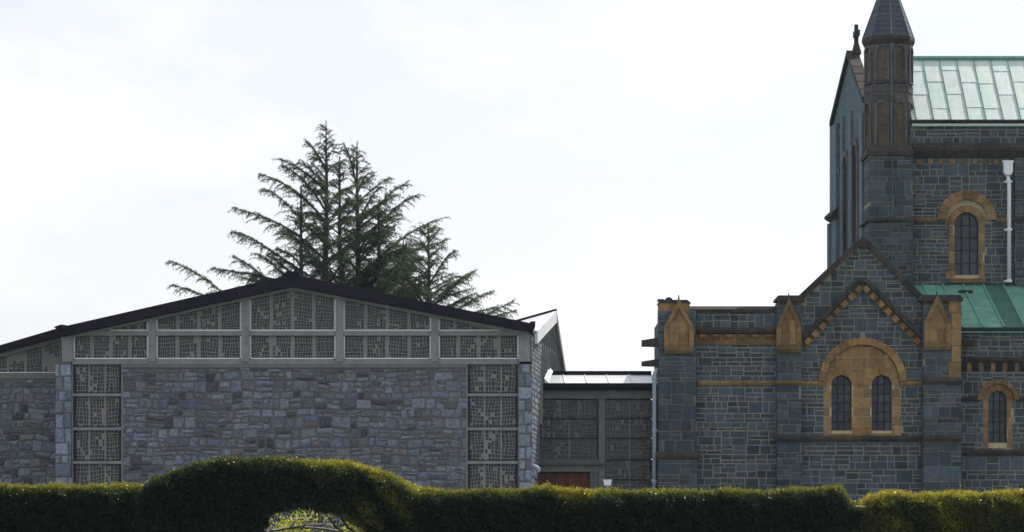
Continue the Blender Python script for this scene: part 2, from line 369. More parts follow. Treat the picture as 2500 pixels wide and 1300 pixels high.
def gablet(pc, base, top, w, yf, shoulder):
    """pointed sandstone gablet: framed niche face on a pier"""
    X = xa(pc); hw = w*u/2; zb, zt_ = za(base), za(top); zs = za(shoulder)
    mb = MB(); mb.prism([(X-hw, zb), (X+hw, zb), (X+hw, zs), (X, zt_-.12), (X-hw, zs)], yf-.10, yf+.35, tone_sand())
    gb = mb.build('gablet', M['sand'], church)
    fw = .17
    for s_ in (-1, 1):
        mb = MB(); mb.add([], []); mb.prism([(X+s_*hw*1.06, zs-.03), (X+s_*(hw*1.06-fw), zs-.03), (X, zt_-.40), (X, zt_)][::s_], yf-.2, yf+.36, tuple(.78*k for k in tone_sand())); mb.build('raking_mould', M['sand'], gb)
        mb = MB(); mb.box(*sorted((X+s_*hw*1.03, X+s_*(hw-fw))), yf-.17, yf+.3, zb+.3, zs-.032, tone_sand()); mb.build('niche_jamb', M['sand'], gb)
    mb = MB(); mb.prism_x([(yf+.2, zb), (yf-.13, zb), (yf-.2, zb+.14), (yf-.17, zb+.29), (yf+.2, zb+.29)], X-hw*1.03, X+hw*1.03, (.62, .66, .7)); mb.build('niche_sill', M['sand'], gb)
    zz = zb+.33; k = 0                         # blocks of the niche face
    while zz < zt_-.75:
        h = .5; half = hw-fw-.012
        if zz+h > zs: half = min(half, max(.06, (hw-fw)*(zt_-.35-(zz+h*.5))/(zt_-.35-zs)))
        if half < .09: break
        if k % 2 == 0: L = [(-half, half)]
        else: L = [(-half, -.008), (.008, half)]
        if k == 0: L = [(-half, -.008), (.008, half)]
        for a, c in L:
            mb = MB(); stone_geo(mb, X+a, X+c, zz, zz+h-.016, yf-.10, yf, .006, .002, tone_sand(), .012); mb.build('sandstone_block', M['sand'], gb)
        zz += h; k += 1
    mb = MB(); mb.prism([(X-.045, zt_-.1), (X+.045, zt_-.1), (X+.012, zt_+.16), (X-.012, zt_+.16)], yf-.02, yf+.07); mb.build('finial', M['cope'], gb)
    return gb
# corner pier at the left end
X0, X1, yf = pier(1607, 1698, 760, .34, .7, low=1112)
mb = MB(); mb.box(X0+.02, X1-.25, yf+.04, YA+.9, za(760)+.002, za(742), tone_sand()); mb.build('pier_head', M['sand'], church)
mb = MB(); mb.prism([(X0-.03, za(742)+.002), (X1-.2, za(742)+.002), (X1-.35, za(734)), (X0+.05, za(734))], yf+.02, YA+.92); mb.build('coping_stone', M['cope'], church)
mb = MB(); mb.box(X0-.02, X0+.22, yf+.1, YA+.7, za(734)+.002, za(733)+.02); mb.tube([(X0+.42, yf+.1, za(737)), (X0+.42, YA+.75, za(737))], .17, 10); mb.build('coping_roll', M['cope'], church)
gablet(1656, 866, 731, 70, yf, 800)
for py0, py1 in ((828, 848), (880, 896)):     # stone water spouts on the pier's left face
    zA, zB = za(py0), za(py1); X = X0
    mb = MB(); Y0 = YA+.0
    mb.add([(X+.1, Y0-.16, zB), (X+.1, Y0+.16, zB), (X+.1, Y0+.16, zA+.06), (X+.1, Y0-.16, zA+.06), (X-.68, Y0-.13, zB+.02), (X-.68, Y0+.13, zB+.02), (X-.68, Y0+.13, zA-.06), (X-.68, Y0-.13, zA-.06)],
        [(0, 1, 2, 3), (7, 6, 5, 4), (0, 4, 5, 1), (1, 5, 6, 2), (2, 6, 7, 3), (3, 7, 4, 0)], (1.1, 1.0, .9)); mb.build('water_spout', M['cope'], church)
# blue-grey downpipe on the corner
mb = MB(); Xp = xa(1597); yp = YA-.2
mb.tube([(xa(1606), yp+.1, za(903)), (xa(1602), yp, za(906)), (Xp+.02, yp, za(913)), (Xp, yp, za(920)), (Xp, yp, .05)], .085, 10)
dp = mb.build('downpipe', M['pipe'], church, smooth=True)
for py in (925, 1052, 1176):
    mb = MB(); mb.lathe(Xp, yp, [(.11, za(py)-.07), (.115, za(py)), (.11, za(py)+.07)]); mb.box(Xp-.03, Xp+.25, yp+.02, yp+.06, za(py)-.03, za(py)+.03); mb.build('pipe_collar', M['pipe'], dp)

# --- gabled bay
gc = xa(2105); gx0, gx1 = xa(1895), xa(2343)
zsh = za(742)                                  # shoulder
def gspan(z):
    if z <= zsh: return [(gx0, gx1)]
    zap = za(596); f = (zap-z)/(zap-za(735))
    if f <= 0: return []
    return [(gc-f*150*u, gc+f*150*u)]
zs_, Rh = za(932), 96*u
def bayout(z):
    s_ = gspan(z)
    if z > za(1064):
        if z < zs_: s_ = minus(s_, gc-95*u, gc+95*u)
        else:
            a = arc_span(gc, zs_, Rh, z)
            if a: s_ = minus(s_, *a)
    return s_
gw = backing(bayout, 0, za(598), YA, YA+.6, M['mortar'], 'gable_wall', church, dz=.05)
stones('church', gw, bayout, gx0, gx1, 0, za(600), YA, YA+.1, **LIME)
# sandstone field with the pair of windows
wx = [xa(2055), xa(2153)]; whw = 25*u; wzb = za(1051); wzs = za(941)
def field(z):
    if z < zs_: s_ = [(gc-95*u, gc+95*u)]
    else:
        a = arc_span(gc, zs_, Rh, z); s_ = [a] if a else []
    for X in wx: s_ = arch_cut(s_, X, whw, wzb, wzs, z)
    return s_
def field_st(z):
    s_ = field(z)
    for X in wx:
        if z > wzs: 
            a = arc_span(X, wzs, 33*u, z)
            if a: s_ = minus(s_, *a)
    return s_
tf = backing(field, za(1064), zs_+Rh, YA+.012, YA+.55, M['sandm'], 'window_surround', church, dz=.04)
stones('church_s', tf, field_st, gc-95*u, gc+95*u, za(1064), zs_+Rh, YA, YA+.1, **ASH)
for X in wx:
    ring(X, wzs, whw+.01, 45*u, YA-.03, YA+.3, 7, M['sand'], 'voussoir', tf)
    window(church, X, whw, wzb, wzs, YA+.32, 3, 6)
    mb = MB(); mb.prism_x([(YA+.33, wzb-.02), (YA-.05, wzb-.16), (YA-.05, wzb-.26), (YA+.05, wzb-.26), (YA+.33, wzb-.1)], X-32*u, X+32*u, (.7, .75, .75)); mb.build('window_sill', M['sand'], church)
ring(gc, zs_, 90*u, 107*u, YA-.16, YA+.1, 13, M['sand'], 'hood_stone', church)
ring(gc, zs_, 88.5*u, 91*u, YA-.10, YA+.1, 9, M['sand'], 'hood_fillet', church, tone=lambda: (.7, .7, .7))
run_x(xa(2196), xa(2250), string_prof(YA, za(936), .2, .11), M['sand'], 'string_course', church, 1.45)
run_x(xa(1955), xa(2252), string_prof(YA, za(1072), .26, .15), M['cope'], 'string_course', church, 1.3)
run_x(xa(2250), xa(2343), string_prof(YA-.5, za(1072), .26, .15), M['cope'], 'string_course', church, 1.3)
run_x(xa(1890), xa(1957), string_prof(YA-.3, za(1072), .26, .15), M['cope'], 'string_course', church, 1.3)
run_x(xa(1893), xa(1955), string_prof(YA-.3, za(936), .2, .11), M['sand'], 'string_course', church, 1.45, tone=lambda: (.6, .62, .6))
run_x(xa(2250), xa(2345), string_prof(YA-.5, za(932), .3, .16), M['cope'], 'string_course', church, 1.45)
# piers either side of the gable, with gablets
pier(1895, 1955, 748, .30); gablet(1924, 863, 727, 58, YA-.30, 798)
pier(2250, 2343, 748, .50); gablet(2283, 858, 723, 62, YA-.50, 790)
mb = MB(); mb.box(xa(1897), xa(1957), YA-.16, YA+.58, za(748)+.002, za(738), (.8, .85, .9)); mb.build('pier_head', M['sand'], church)
mb = MB(); mb.box(xa(2252), xa(2341), YA-.35, YA+.58, za(748)+.002, za(738), (.8, .85, .9)); mb.build('pier_head', M['sand'], church)
for i in range(5):                              # sandstone quoins up the right pier's return
    z0 = za(925)+i*.66; mb = MB(); stone_geo(mb, xa(2311)+(.12 if i % 2 else 0), xa(2341), z0, z0+.64, YA-.5, YA+.2, .008, .003, tone_sand(), .03); mb.build('quoin', M['sand'], church)
# copings: shoulders and rakes
for a, c in ((1891, 1962), (2240, 2346)):
    Xa, Xc = xa(a), xa(c); zz = za(738)
    yq = YA-.62 if a > 2000 else YA-.42
    mb = MB(); mb.prism([(Xa, zz), (Xc, zz), (Xc, zz+.1), (Xc-.12, zz+.24), (Xa+.12, zz+.24), (Xa, zz+.1)], yq, YA+.62); mb.build('coping_stone', M['cope'], church)
def rake(pa, pb, th, ya, yb, n, m, name, tone=tone_sand):
    a = Vector((xa(pa[0]), 0, za(pa[1]))); c = Vector((xa(pb[0]), 0, za(pb[1]))); d = (c-a)/n; nn = Vector((-d.z, 0, d.x)).normalized()
    if nn.z < 0: nn = -nn
    for i in range(n):
        p = a+d*i+d.normalized()*(.006 if i else 0); q = a+d*(i+1)-d.normalized()*(.006 if i < n-1 else 0)
        mb = MB(); mb.prism([(p.x, p.z), (q.x, q.z), (q.x+nn.x*th, q.z+nn.z*th), (p.x+nn.x*th, p.z+nn.z*th)], ya, yb, tone()); mb.build(name, m, church)
rake((1953, 739), (2104, 597), .24, YA-.14, YA+.64, 6, M['cope'], 'coping_stone')
rake((2250, 739), (2106, 597), .24, YA-.14, YA+.63, 6, M['cope'], 'coping_stone')
mb = MB(); mb.prism([(gc-.2, za(604)), (gc+.2, za(604)), (gc+.1, za(584)), (gc, za(579)), (gc-.1, za(584))], YA-.16, YA+.66); mb.build('apex_stone', M['cope'], church)
# blind gable of corbels on the wall
rake((1962, 829), (2104, 686), .17, YA-.24, YA+.1, 6, M['cope'], 'raking_cornice')
rake((2249, 829), (2106, 686), .17, YA-.24, YA+.1, 6, M['cope'], 'raking_cornice')
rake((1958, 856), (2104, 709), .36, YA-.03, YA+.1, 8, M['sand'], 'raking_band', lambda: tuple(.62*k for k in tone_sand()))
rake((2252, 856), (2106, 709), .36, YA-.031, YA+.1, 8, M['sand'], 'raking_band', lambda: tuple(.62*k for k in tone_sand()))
for s_ in (-1, 1):
    for k in range(8):
        f = (k+.55)/8; X = gc+s_*(142*u*(1-f)+.1); Z = za(838)+(za(693)-za(838))*f-.02
        dx, dz = -s_*142*u, za(693)-za(838); L = math.hypot(dx, dz); dx, dz = dx/L, dz/L; nx, nz = -dz*(-s_), dx*(-s_)
        if nz > 0: nx, nz = -nx, -nz
        q = [(X-dx*.13, Z-dz*.13), (X+dx*.13, Z+dz*.13), (X+dx*.13+nx*.24, Z+dz*.13+nz*.24), (X-dx*.13+nx*.24, Z-dz*.13+nz*.24)]
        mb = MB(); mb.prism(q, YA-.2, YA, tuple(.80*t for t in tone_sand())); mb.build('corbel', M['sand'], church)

# --- right aisle with lean-to copper roof
YR = 120.8; ur = YR/F; xr = lambda p: PX(p, YR); zr = lambda p: PZ(p, YR)
rx0, rx1 = xr(2342), xr(3000); wc = xr(2436); rhw = 23*ur; rzb = zr(1081); rzs = zr(977)
def rspan(z): 
    s_ = [(rx0, rx1)]
    if z > zr(1096): s_ = arch_cut(s_, wc, 36*ur, zr(1096), rzs, z, 44*ur)
    return s_
ztop = zr(812)
rw = backing(rspan, 0, ztop, YR, YR+.6, M['mortar'], 'right_aisle_wall', church, dz=.05)
stones('church', rw, rspan, rx0, rx1, 0, ztop, YR, YR+.1, **LIME)
def rfield(z):
    s_ = [(wc-36*ur, wc+36*ur)] if z < rzs else ([arc_span(wc, rzs, 44*ur, z)] if arc_span(wc, rzs, 44*ur, z) else [])
    return arch_cut(s_, wc, rhw, rzb, rzs, z)
def rfst(z): return rfield(z) if z < rzs else []
rf = backing(rfield, zr(1096), rzs+44*ur, YR+.012, YR+.5, M['sandm'], 'window_surround', church, dz=.04)
stones('church_s', rf, rfst, wc-36*ur, wc+36*ur, zr(1096), rzs, YR, YR+.1, **dict(ASH, cw=(.9, 1.0)))
ring(wc, rzs, rhw+.01, 39*ur, YR-.02, YR+.3, 7, M['sand'], 'voussoir', rf, tone=lambda: tuple(.85*k for k in tone_sand()))
ring(wc, rzs, 39.5*ur, 50*ur, YR-.13, YR+.1, 9, M['sand'], 'hood_stone', church, tone=lambda: tuple(.75*k for k in tone_sand()))
window(church, wc, rhw, rzb, rzs, YR+.3, 3, 5)
run_x(rx0, rx1, string_prof(YR, zr(1106), .26, .14), M['cope'], 'string_course', church, 1.3)
run_x(rx0, wc-46*ur, string_prof(YR, zr(975), .18, .1), M['cope'], 'string_course', church, 1.3)
run_x(wc+46*ur, rx1, string_prof(YR, zr(975), .18, .1), M['cope'], 'string_course', church, 1.3)
run_x(rx0, rx1, [(YR+.05, zr(880)-.1), (YR-.12, zr(880)-.06), (YR-.17, zr(880)+.06), (YR-.01, zr(880)+.14), (YR+.05, zr(880)+.14)], M['cope'], 'cornice', church, 1.5)
for p in range(2352, 2985, 29):
    mb = MB(); X = xr(p); z_ = zr(880)-.1; mb.prism_x([(YR+.02, z_-.36), (YR-.03, z_-.36), (YR-.14, z_-.18), (YR-.14, z_), (YR+.02, z_)], X-.13, X+.13, tuple(.5*k for k in tone_sand())); mb.build('corbel', M['cope'], church)
    mb = MB(); mb.box(xr(p+9.5), xr(p+19.5), YR-.022, YR+.02, z_-.36, z_-.002, tuple(.9*k for k in tone_sand())); mb.build('sandstone_block', M['sand'], church)
run_x(rx0, rx1, [(YR+.5, ztop), (YR-.1, ztop), (YR-.22, ztop+.08), (YR-.22, ztop+.19), (YR+.5, ztop+.19)], M['lead'], 'gutter', church, 3)
mb = MB(); zz = zr(838); mb.beam((rx0-.1, YR-.1, zz), (rx0+.6, YR-.45, zz-.05), (0, 0, 1), .3, .26, (1.2, 1, .7)); mb.build('water_spout', M['cope'], church)
YC = 126.0; xc = lambda p, Y=YC: PX(p, Y); zc_ = lambda p, Y=YC: PZ(p, Y)
def copper_roof(a, bq, xL, xR, step, x_off, name, seamr, laps, parent, hue=(1, 1, 1), cm_='copper'):
    """sheets between standing seams on the slope from eave a=(y,z) to top bq=(y,z)"""
    a = Vector((0, *a)); bq = Vector((0, *bq)); d = bq-a; n = Vector((0, -d.z, d.y)).normalized()
    mb = MB(); mb.add([(xL, a.y, a.z-.08), (xR, a.y, a.z-.08), (xR, bq.y, bq.z-.08), (xL, bq.y, bq.z-.08), (xL, a.y, a.z-.2), (xR, a.y, a.z-.2), (xR, bq.y, bq.z-.2), (xL, bq.y, bq.z-.2)],
        [(0, 1, 2, 3), (7, 6, 5, 4), (0, 4, 5, 1), (1, 5, 6, 2), (2, 6, 7, 3), (3, 7, 4, 0)]); root = mb.build(name, M[cm_], parent)
    x = x_off; k = 0
    while x < xR:
        e0, e1 = max(x, xL), min(x+step, xR)
        if e1-e0 > .02:
            cuts = [0]+laps[k % len(laps)]+[1]
            for i in range(len(cuts)-1):
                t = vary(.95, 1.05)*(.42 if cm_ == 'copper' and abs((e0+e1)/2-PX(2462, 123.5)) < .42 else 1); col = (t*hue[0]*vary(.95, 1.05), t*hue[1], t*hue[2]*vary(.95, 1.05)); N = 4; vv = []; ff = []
                for j in range(N+1):
                    for q in range(N+1):
                        s_ = cuts[i]+(cuts[i+1]-cuts[i])*j/N; p = a+d*s_+n*(.004+.018*(1-j/N)*(i > 0)+vary(0, .007)*(0 < q < N)); vv.append((e0+.012+(e1-e0-.024)*q/N, p.y, p.z))
                ff = [(j*(N+1)+q, j*(N+1)+q+1, (j+1)*(N+1)+q+1, (j+1)*(N+1)+q) for j in range(N) for q in range(N)]
                base = len(vv); p0 = a+d*cuts[i]-n*.03
                vv += [(e0+.012, p0.y, p0.z), (e1-.012, p0.y, p0.z)]; ff.append((base, base+1, N, 0))
                mb = MB(); mb.add(vv, ff, col); mb.build('copper_sheet', M[cm_], root, smooth=False)
        if xL < x < xR:
            mb = MB(); p = a+n*.03; q = bq+n*.03; mb.beam((x, p.y, p.z), (x, q.y, q.z), n, seamr, .09); mb.build('roof_seam', M['copseam'], root)
        x += step; k += 1
    return root
lr = copper_roof((YR-.15, zr(801)), (YC+.02, zc_(697)), xc(2218), xc(3020), .86, xc(2218)-.25, 'lean_to_roof', .07, [[.62], [.35], [.7], [.48]], church)
mb = MB(); pz = P(2356, 716, 125.2); mb.box(pz.x-.28, pz.x+.28, pz.y-.3, pz.y+.25, pz.z-.02, pz.z+.10); mb.build('roof_vent', M['lead'], lr)
# --- clerestory wall
cx0, cx1 = xc(2222), xc(3020); cw_ = xc(2360); chw = 30*YC/F; czb = zc_(672); czs = zc_(549); uc = YC/F
def cspan(z):
    s_ = [(cx0, cx1)]
    if z > zc_(688): s_ = arch_cut(s_, cw_, 44*uc, zc_(688), zc_(538), z, 62*uc)
    return s_
cw = backing(cspan, 0, zc_(304), YC, YC+.6, M['mortar'], 'clerestory_wall', church, dz=.05)
stones('church', cw, cspan, cx0, cx1, zc_(720), zc_(304), YC, YC+.1, **LIME)
def cfield(z):
    s_ = [(cw_-44*uc, cw_+44*uc)] if z < zc_(538) else ([arc_span(cw_, zc_(538), 62*uc, z)] if arc_span(cw_, zc_(538), 62*uc, z) else [])
    return arch_cut(s_, cw_, chw, czb, czs, z)
def cfst(z): return cfield(z) if z < czs else []
cf = backing(cfield, zc_(688), zc_(538)+62*uc, YC+.012, YC+.5, M['sandm'], 'window_surround', church, dz=.04)
stones('church_s', cf, cfst, cw_-44*uc, cw_+44*uc, zc_(688), zc_(551), YC, YC+.1, **dict(ASH, cw=(.9, 1)))
ring(cw_, czs, chw+.01, 47*uc, YC-.04, YC+.3, 9, M['sand'], 'voussoir', cf)
ring(cw_, zc_(538), 50*uc, 72*uc, YC-.15, YC+.1, 11, M['sand'], 'hood_stone', church)
window(church, cw_, chw, czb, czs, YC+.3, 3, 5)
mb = MB(); mb.prism_x([(YC+.3, czb), (YC-.1, czb-.2), (YC-.1, czb-.34), (YC+.3, czb-.34)], cw_-46*uc, cw_+46*uc, (.6, .6, .6)); mb.build('window_sill', M['sand'], church)
run_x(xc(2228), cw_-72*uc, string_prof(YC, zc_(538), .22, .11), M['sand'], 'string_course', church, 1.2)
run_x(cw_+72*uc, xc(2476), string_prof(YC, zc_(538), .22, .11), M['sand'], 'string_course', church, 1.2)
run_x(xc(2228), cx1, [(YC+.05, zc_(388)), (YC-.08, zc_(386)), (YC-.32, zc_(370)), (YC-.34, zc_(362)), (YC-.02, zc_(350)), (YC+.05, zc_(350))], M['cope'], 'cornice', church, 1.4)
for p in range(2238, 3000, 27):
    mb = MB(); mb.box(xc(p), xc(p+12), YC-.05, YC+.05, zc_(402), zc_(389), tuple(.8*k for k in tone_sand())); mb.build('corbel', M['sand'], church)
run_x(xc(2224), cx1, [(YC+.5, zc_(304)+.002), (YC-.1, zc_(304)+.002), (YC-.24, zc_(302)+.06), (YC-.24, zc_(296)+.03), (YC+.5, zc_(296)+.03)], M['cope'], 'eaves_stone', church, 1.5)
# pilaster at the right
ps = lambda z: [(xc(2475), xc(2590))]
pb = backing(ps, 0, zc_(388), YC-.22, YC+.02, M['mortar'], 'pilaster', church, dz=6, inset=.02)
stones('church', pb, ps, xc(2475), xc(2590), zc_(720), zc_(388), YC-.24, YC+.0, **LIME)
run_x(xc(2473), xc(2592), string_prof(YC-.24, zc_(538), .22, .11), M['cope'], 'string_course', church, 1.2)
# white rainwater pipe
Xp = xc(2457); yp = YC-.36
mb = MB(); mb.tube([(Xp, yp, zc_(428)), (Xp+.02, yp, zc_(440)), (Xp+.06, yp+.03, zc_(455)), (Xp+.06, yp+.03, zc_(690))], .085, 10); wp = mb.build('rain_pipe', M['white'], church, smooth=True)
mb = MB(); mb.prism([(Xp-.11, zc_(431)), (Xp+.11, zc_(431)), (Xp+.19, zc_(424)), (Xp+.19, zc_(400)), (Xp+.23, zc_(400)), (Xp+.23, zc_(396)), (Xp-.23, zc_(396)), (Xp-.23, zc_(400)), (Xp-.19, zc_(400)), (Xp-.19, zc_(424))], yp-.17, yp+.17); mb.build('hopper_head', M['white'], wp)
for py in (446, 563, 688):
    mb = MB(); mb.lathe(Xp+.06, yp+.03, [(.11, zc_(py)-.06), (.12, zc_(py)), (.11, zc_(py)+.06)]); mb.box(Xp-.12, Xp+.2, yp+.05, YC-.003, zc_(py)-.04, zc_(py)+.04); mb.build('pipe_collar', M['white'], wp)
# --- main copper roof
rid = (129.5, PZ(146, 129.5)); eav = (YC-.12, PZ(297, YC-.12))
ur_ = copper_roof(eav, rid, xc(2226), xc(3030), .745, xc(2226)-.55, 'main_roof', .022, [[.2, .6], [.42, .8], [.2, .63], [.43, .82], [.22, .62]], church, (1, 1, 1), 'palecop')
copper_roof((133.2, eav[1]), rid, xc(2226), xc(3030), 8, xc(2226), 'rear_roof', .055, [[]], church)
mb = MB(); mb.tube([(xc(2222), rid[0], rid[1]+.05), (xc(3030), rid[0], rid[1]+.05)], .12, 8); mb.build('ridge_roll', M['copseam'], ur_)
mb = MB(); e = P(2262, 275, 126.6); mb.tube([e+Vector((-.2, -.5, -.45)), e, e+Vector((.6, 0, .02))], .03, 6); mb.build('roof_hook', M['lead'], ur_)
# --- corner turret: square pier, octagonal arcaded stage, spire
YT = 125.45; xt = lambda p: PX(p, YT); zt_ = lambda p: PZ(p, YT)
tx0, tx1 = xt(2121), xt(2229); tsp = lambda z: [(tx0, tx1)]
tb = backing(tsp, 6, zt_(374), YT, 128.2, M['mortar'], 'turret_pier', church, dz=6, inset=.02)
stones('church', tb, tsp, tx0, tx1, zt_(720), zt_(374), YT-.02, 128.15, **dict(LIME, cw=(.7, 1.9)))
for py, h, o_, m_ in ((538, .26, .13, 'cope'),):
    z_ = zt_(py); mb = MB()
    mb.add([(tx0-o_, YT-.02-o_, z_-h*.2), (tx1+.02, YT-.02-o_, z_-h*.2), (tx1+.02, 128.2, z_-h*.2), (tx0-o_, 128.2, z_-h*.2), (tx0-o_, YT-.02-o_, z_+h*.1), (tx1+.02, YT-.02-o_, z_+h*.1), (tx1+.02, 128.2, z_+h*.1), (tx0-o_, 128.2, z_+h*.1),
        (tx0-.01, YT-.03, z_+h*.6), (tx1+.01, YT-.03, z_+h*.6), (tx1+.01, 128.19, z_+h*.6), (tx0-.01, 128.19, z_+h*.6)],
        [(0, 3, 2, 1), (0, 1, 5, 4), (1, 2, 6, 5), (2, 3, 7, 6), (3, 0, 4, 7), (4, 5, 9, 8), (5, 6, 10, 9), (6, 7, 11, 10), (7, 4, 8, 11), (8, 9, 10, 11)])
    mb.build('turret_string', M['cope'], church)
tcx, tcy, tr = PX(2170, 126.6), 126.75, 1.03
def octa(r, rot=0): return [(tcx+r*math.cos(R(-90+45*k+rot)), tcy+r*math.sin(R(-90+45*k+rot))) for k in range(8)]
z0_, z1_ = zt_(372), zt_(92)
mb = MB(); mb.prism_z(octa(tr), z0_-.02, z1_); tst = mb.build('turret_stage', M['sandw'], church)
mb = MB()
sq = [(tx0-.1, YT-.13), (tx1+.02, YT-.13), (tx1+.02, 128.25), (tx0-.1, 128.25)]
for (za0, za1, g0, g1) in ((z0_-.14, z0_+.05, 0, 0),): mb.prism_z(sq, za0, za1)
mb.prism_z([(tx0-.1, YT-.13), (tx1+.02, YT-.13), (tx1+.02, 128.25), (tx0-.1, 128.25)], z0_+.05, z0_+.32, top=.86, cen=(tcx, tcy)); mb.build('turret_weathering', M['cope'], church)
ov = octa(tr)
def face_xf(k, off=0):
    a = Vector((*ov[k % 8], 0)); b_ = Vector((*ov[(k+1) % 8], 0)); d = (b_-a).normalized(); n = Vector((d.y, -d.x, 0)); L = (b_-a).length
    return (lambda x, y, z: a+d*x+n*(-y)+Vector((0, 0, z))), L
def tside(py): return PZ(py, 125.9)
for k in (7, 0, 6, 1):
    xf, L = face_xf(k); cx = L/2; r1 = L*.40; r0 = L*.27
    for (pb_, ps_) in ((365, 262), (205, 125)):
        zb, zs = tside(pb_), tside(ps_)
        for s_ in (-1, 1):
            mb = MB(xf); mb.box(*sorted((cx+s_*r0, cx+s_*r1)), -.07, .05, zb+.14, zs, tone_sand()); mb.build('arcade_shaft', M['sandw'], tst)
        for i in range(7):
            t0, t1 = math.pi*i/7, math.pi*(i+1)/7; mb = MB(xf)
            mb.prism([(cx+r1*math.cos(t0), zs+r1*math.sin(t0)), (cx+r1*math.cos(t1), zs+r1*math.sin(t1)), (cx+r0*math.cos(t1), zs+r0*math.sin(t1)), (cx+r0*math.cos(t0), zs+r0*math.sin(t0))], -.08, .05, tone_sand()); mb.build('arcade_voussoir', M['sandw'], tst)
        mb = MB(xf); mb.prism_x([(.05, zb), (-.09, zb+.04), (-.05, zb+.13), (.05, zb+.13)], cx-r1, cx+r1, (.45, .48, .5)); mb.build('arcade_sill', M['sandw'], tst)
        z = zb+.16
        while z < zs-.1:
            mb = MB(xf); stone_geo(mb, cx-r0+.006, cx+r0-.006, z, z+.42, .0, .04, .006, .002, (lambda t: (t*.40, t*.46, t*.62))(vary(.85, 1.15)), .02); mb.build('sandstone_block', M['sand'], tst); z += .435
    for zz in (tside(215), tside(240)):
        mb = MB(xf); mb.box(.0, L, -.035, .04, zz-.16, zz+.16, tuple(.75*q for q in tone_sand())); mb.build('turret_band', M['sandw'], tst)
mb = MB(); mb.prism_z(octa(tr+.03), z1_-.18, z1_, top=1.08, cen=(tcx, tcy)); mb.prism_z(octa(tr*1.08+.03), z1_+.001, z1_+.16); mb.build('turret_cornice', M['cope'], church)
zsp = z1_+.162; hsp = 3.05
mb = MB(); o8 = octa(tr*1.06)
mb.add([(x, y, zsp) for x, y in o8]+[(tcx, tcy, zsp+hsp)], [(k, (k+1) % 8, 8) for k in range(8)]+[tuple(range(7, -1, -1))]); spi = mb.build('spire', M['slate'], church)
for k in range(8):                                # slate courses and copper hips
    mb = MB(); x, y = o8[k]; mb.tube([(x, y, zsp+.01), (tcx, tcy, zsp+hsp)], [.04, .02], 6); mb.build('hip_roll', M['strip'] if k == 0 else M['slate'], spi)
for i in range(14):
    f0, f1 = i/14, (i+1)/14; mb = MB(); a = octa(tr*1.06*(1-f0)+.022); c = octa(tr*1.06*(1-f1)+.004); q = vary(.85, 1.15)
    mb.add([(x, y, zsp+hsp*f0) for x, y in a]+[(x, y, zsp+hsp*f1) for x, y in c], [(k, (k+1) % 8, 8+(k+1) % 8, 8+k) for k in range(8)], (q, q, q)); mb.build('slate_course', M['slate'], spi)
mb = MB(); mb.box(tcx-.02, tcx+.02, YT-.06, YT-.042, 8, z0_-.15); mb.build('lightning_strip', M['strip'], church)
mb = MB(); mb.box(ov[0][0]-.025, ov[0][0]+.025, ov[0][1]-.03, ov[0][1]+.01, z0_+.3, z1_+.1); mb.build('lightning_strip', M['strip'], church)
# --- end front facing left, strongly foreshortened
Nn = Vector((PX(2112, 127.3), 127.3, 0)); Ff = Vector((PX(2035, 133.6), 133.6, 0)); fd = (Ff-Nn); FL = fd.length; fd.normalize(); fn = Vector((fd.y, -fd.x, 0))
fxf = lambda x, y, z: Nn+fd*x+fn*y+Vector((0, 0, z))
zk = PZ(303, 133.6); zap = PZ(138, 130.3); mid = FL*.48
mb = MB(fxf); mb.prism([(0, 0), (FL, 0), (FL, zk), (mid, zap), (0, zk)], 0, .36, (1.7, 1.7, 1.7)); fw = mb.build('front_wall', M['lime'], church)
for i in range(6):
    for (xa0, za0, xb0, zb0) in ((FL+.25, zk-.1, mid, zap), (mid, zap, -.1, zk)):
        f0, f1 = i/6, (i+1)/6; mb = MB(fxf); p = (xa0+(xb0-xa0)*f0, za0+(zb0-za0)*f0); q = (xa0+(xb0-xa0)*f1, za0+(zb0-za0)*f1)
        mb.prism([p, q, (q[0], q[1]+.26), (p[0], p[1]+.24)], -.14, .38, tone_sand()); mb.build('coping_stone', M['cope'], church)
def fpil(a, c, zb, zt2, out):
    mb = MB(fxf); mb.box(a, c, -out, .1, zb, zt2, (2.1, 2.1, 2.1)); o = mb.build('front_pilaster', M['lime'], church)
fpil(FL-1.3, FL, 0, zk-.15, .18); fpil(FL-.35, FL+.02, 0, PZ(548, 133.6), .3); fpil(2.35, 2.75, 0, zk, .12); fpil(4.0, 4.4, 0, zk, .12); fpil(.1, .7, 0, zk-.4, .12)
mb = MB(fxf); z_ = PZ(532, 133); mb.prism_x([(.05, z_-.15), (-.2, z_-.15), (-.42, z_), (-.42, z_+.1), (-.15, z_+.35), (.05, z_+.35)], FL-1.35, FL+.04); mb.build('front_string', M['cope'], church)
for c_, zt2, w in ((1.55, PZ(372, 128.5), .5), (3.4, PZ(400, 130.3), .5), (4.95, PZ(432, 131.6), .42)):
    mb = MB(fxf); mb.box(c_-w*.6, c_+w*.6, -.012, .02, 8, zt2, (.3, .3, .3)); mb.build('blind_recess', M['glass'], fw)
    for i in range(9):
        t0, t1 = math.pi*i/9, math.pi*(i+1)/9; mb = MB(fxf)
        mb.prism([(c_+w*1.3*math.cos(t0), zt2+w*1.3*math.sin(t0)), (c_+w*1.3*math.cos(t1), zt2+w*1.3*math.sin(t1)), (c_+w*.7*math.cos(t1), zt2+w*.7*math.sin(t1)), (c_+w*.7*math.cos(t0), zt2+w*.7*math.sin(t0))], -.16, .05, tone_sand()); mb.build('voussoir', M['sandw'], fw)
    for s_ in (-1, 1):
        mb = MB(fxf); mb.box(*sorted((c_+s_*w*.72, c_+s_*w*1.25)), -.14, .05, 8, zt2, tone_sand()); mb.build('window_jamb', M['sandw'], fw)
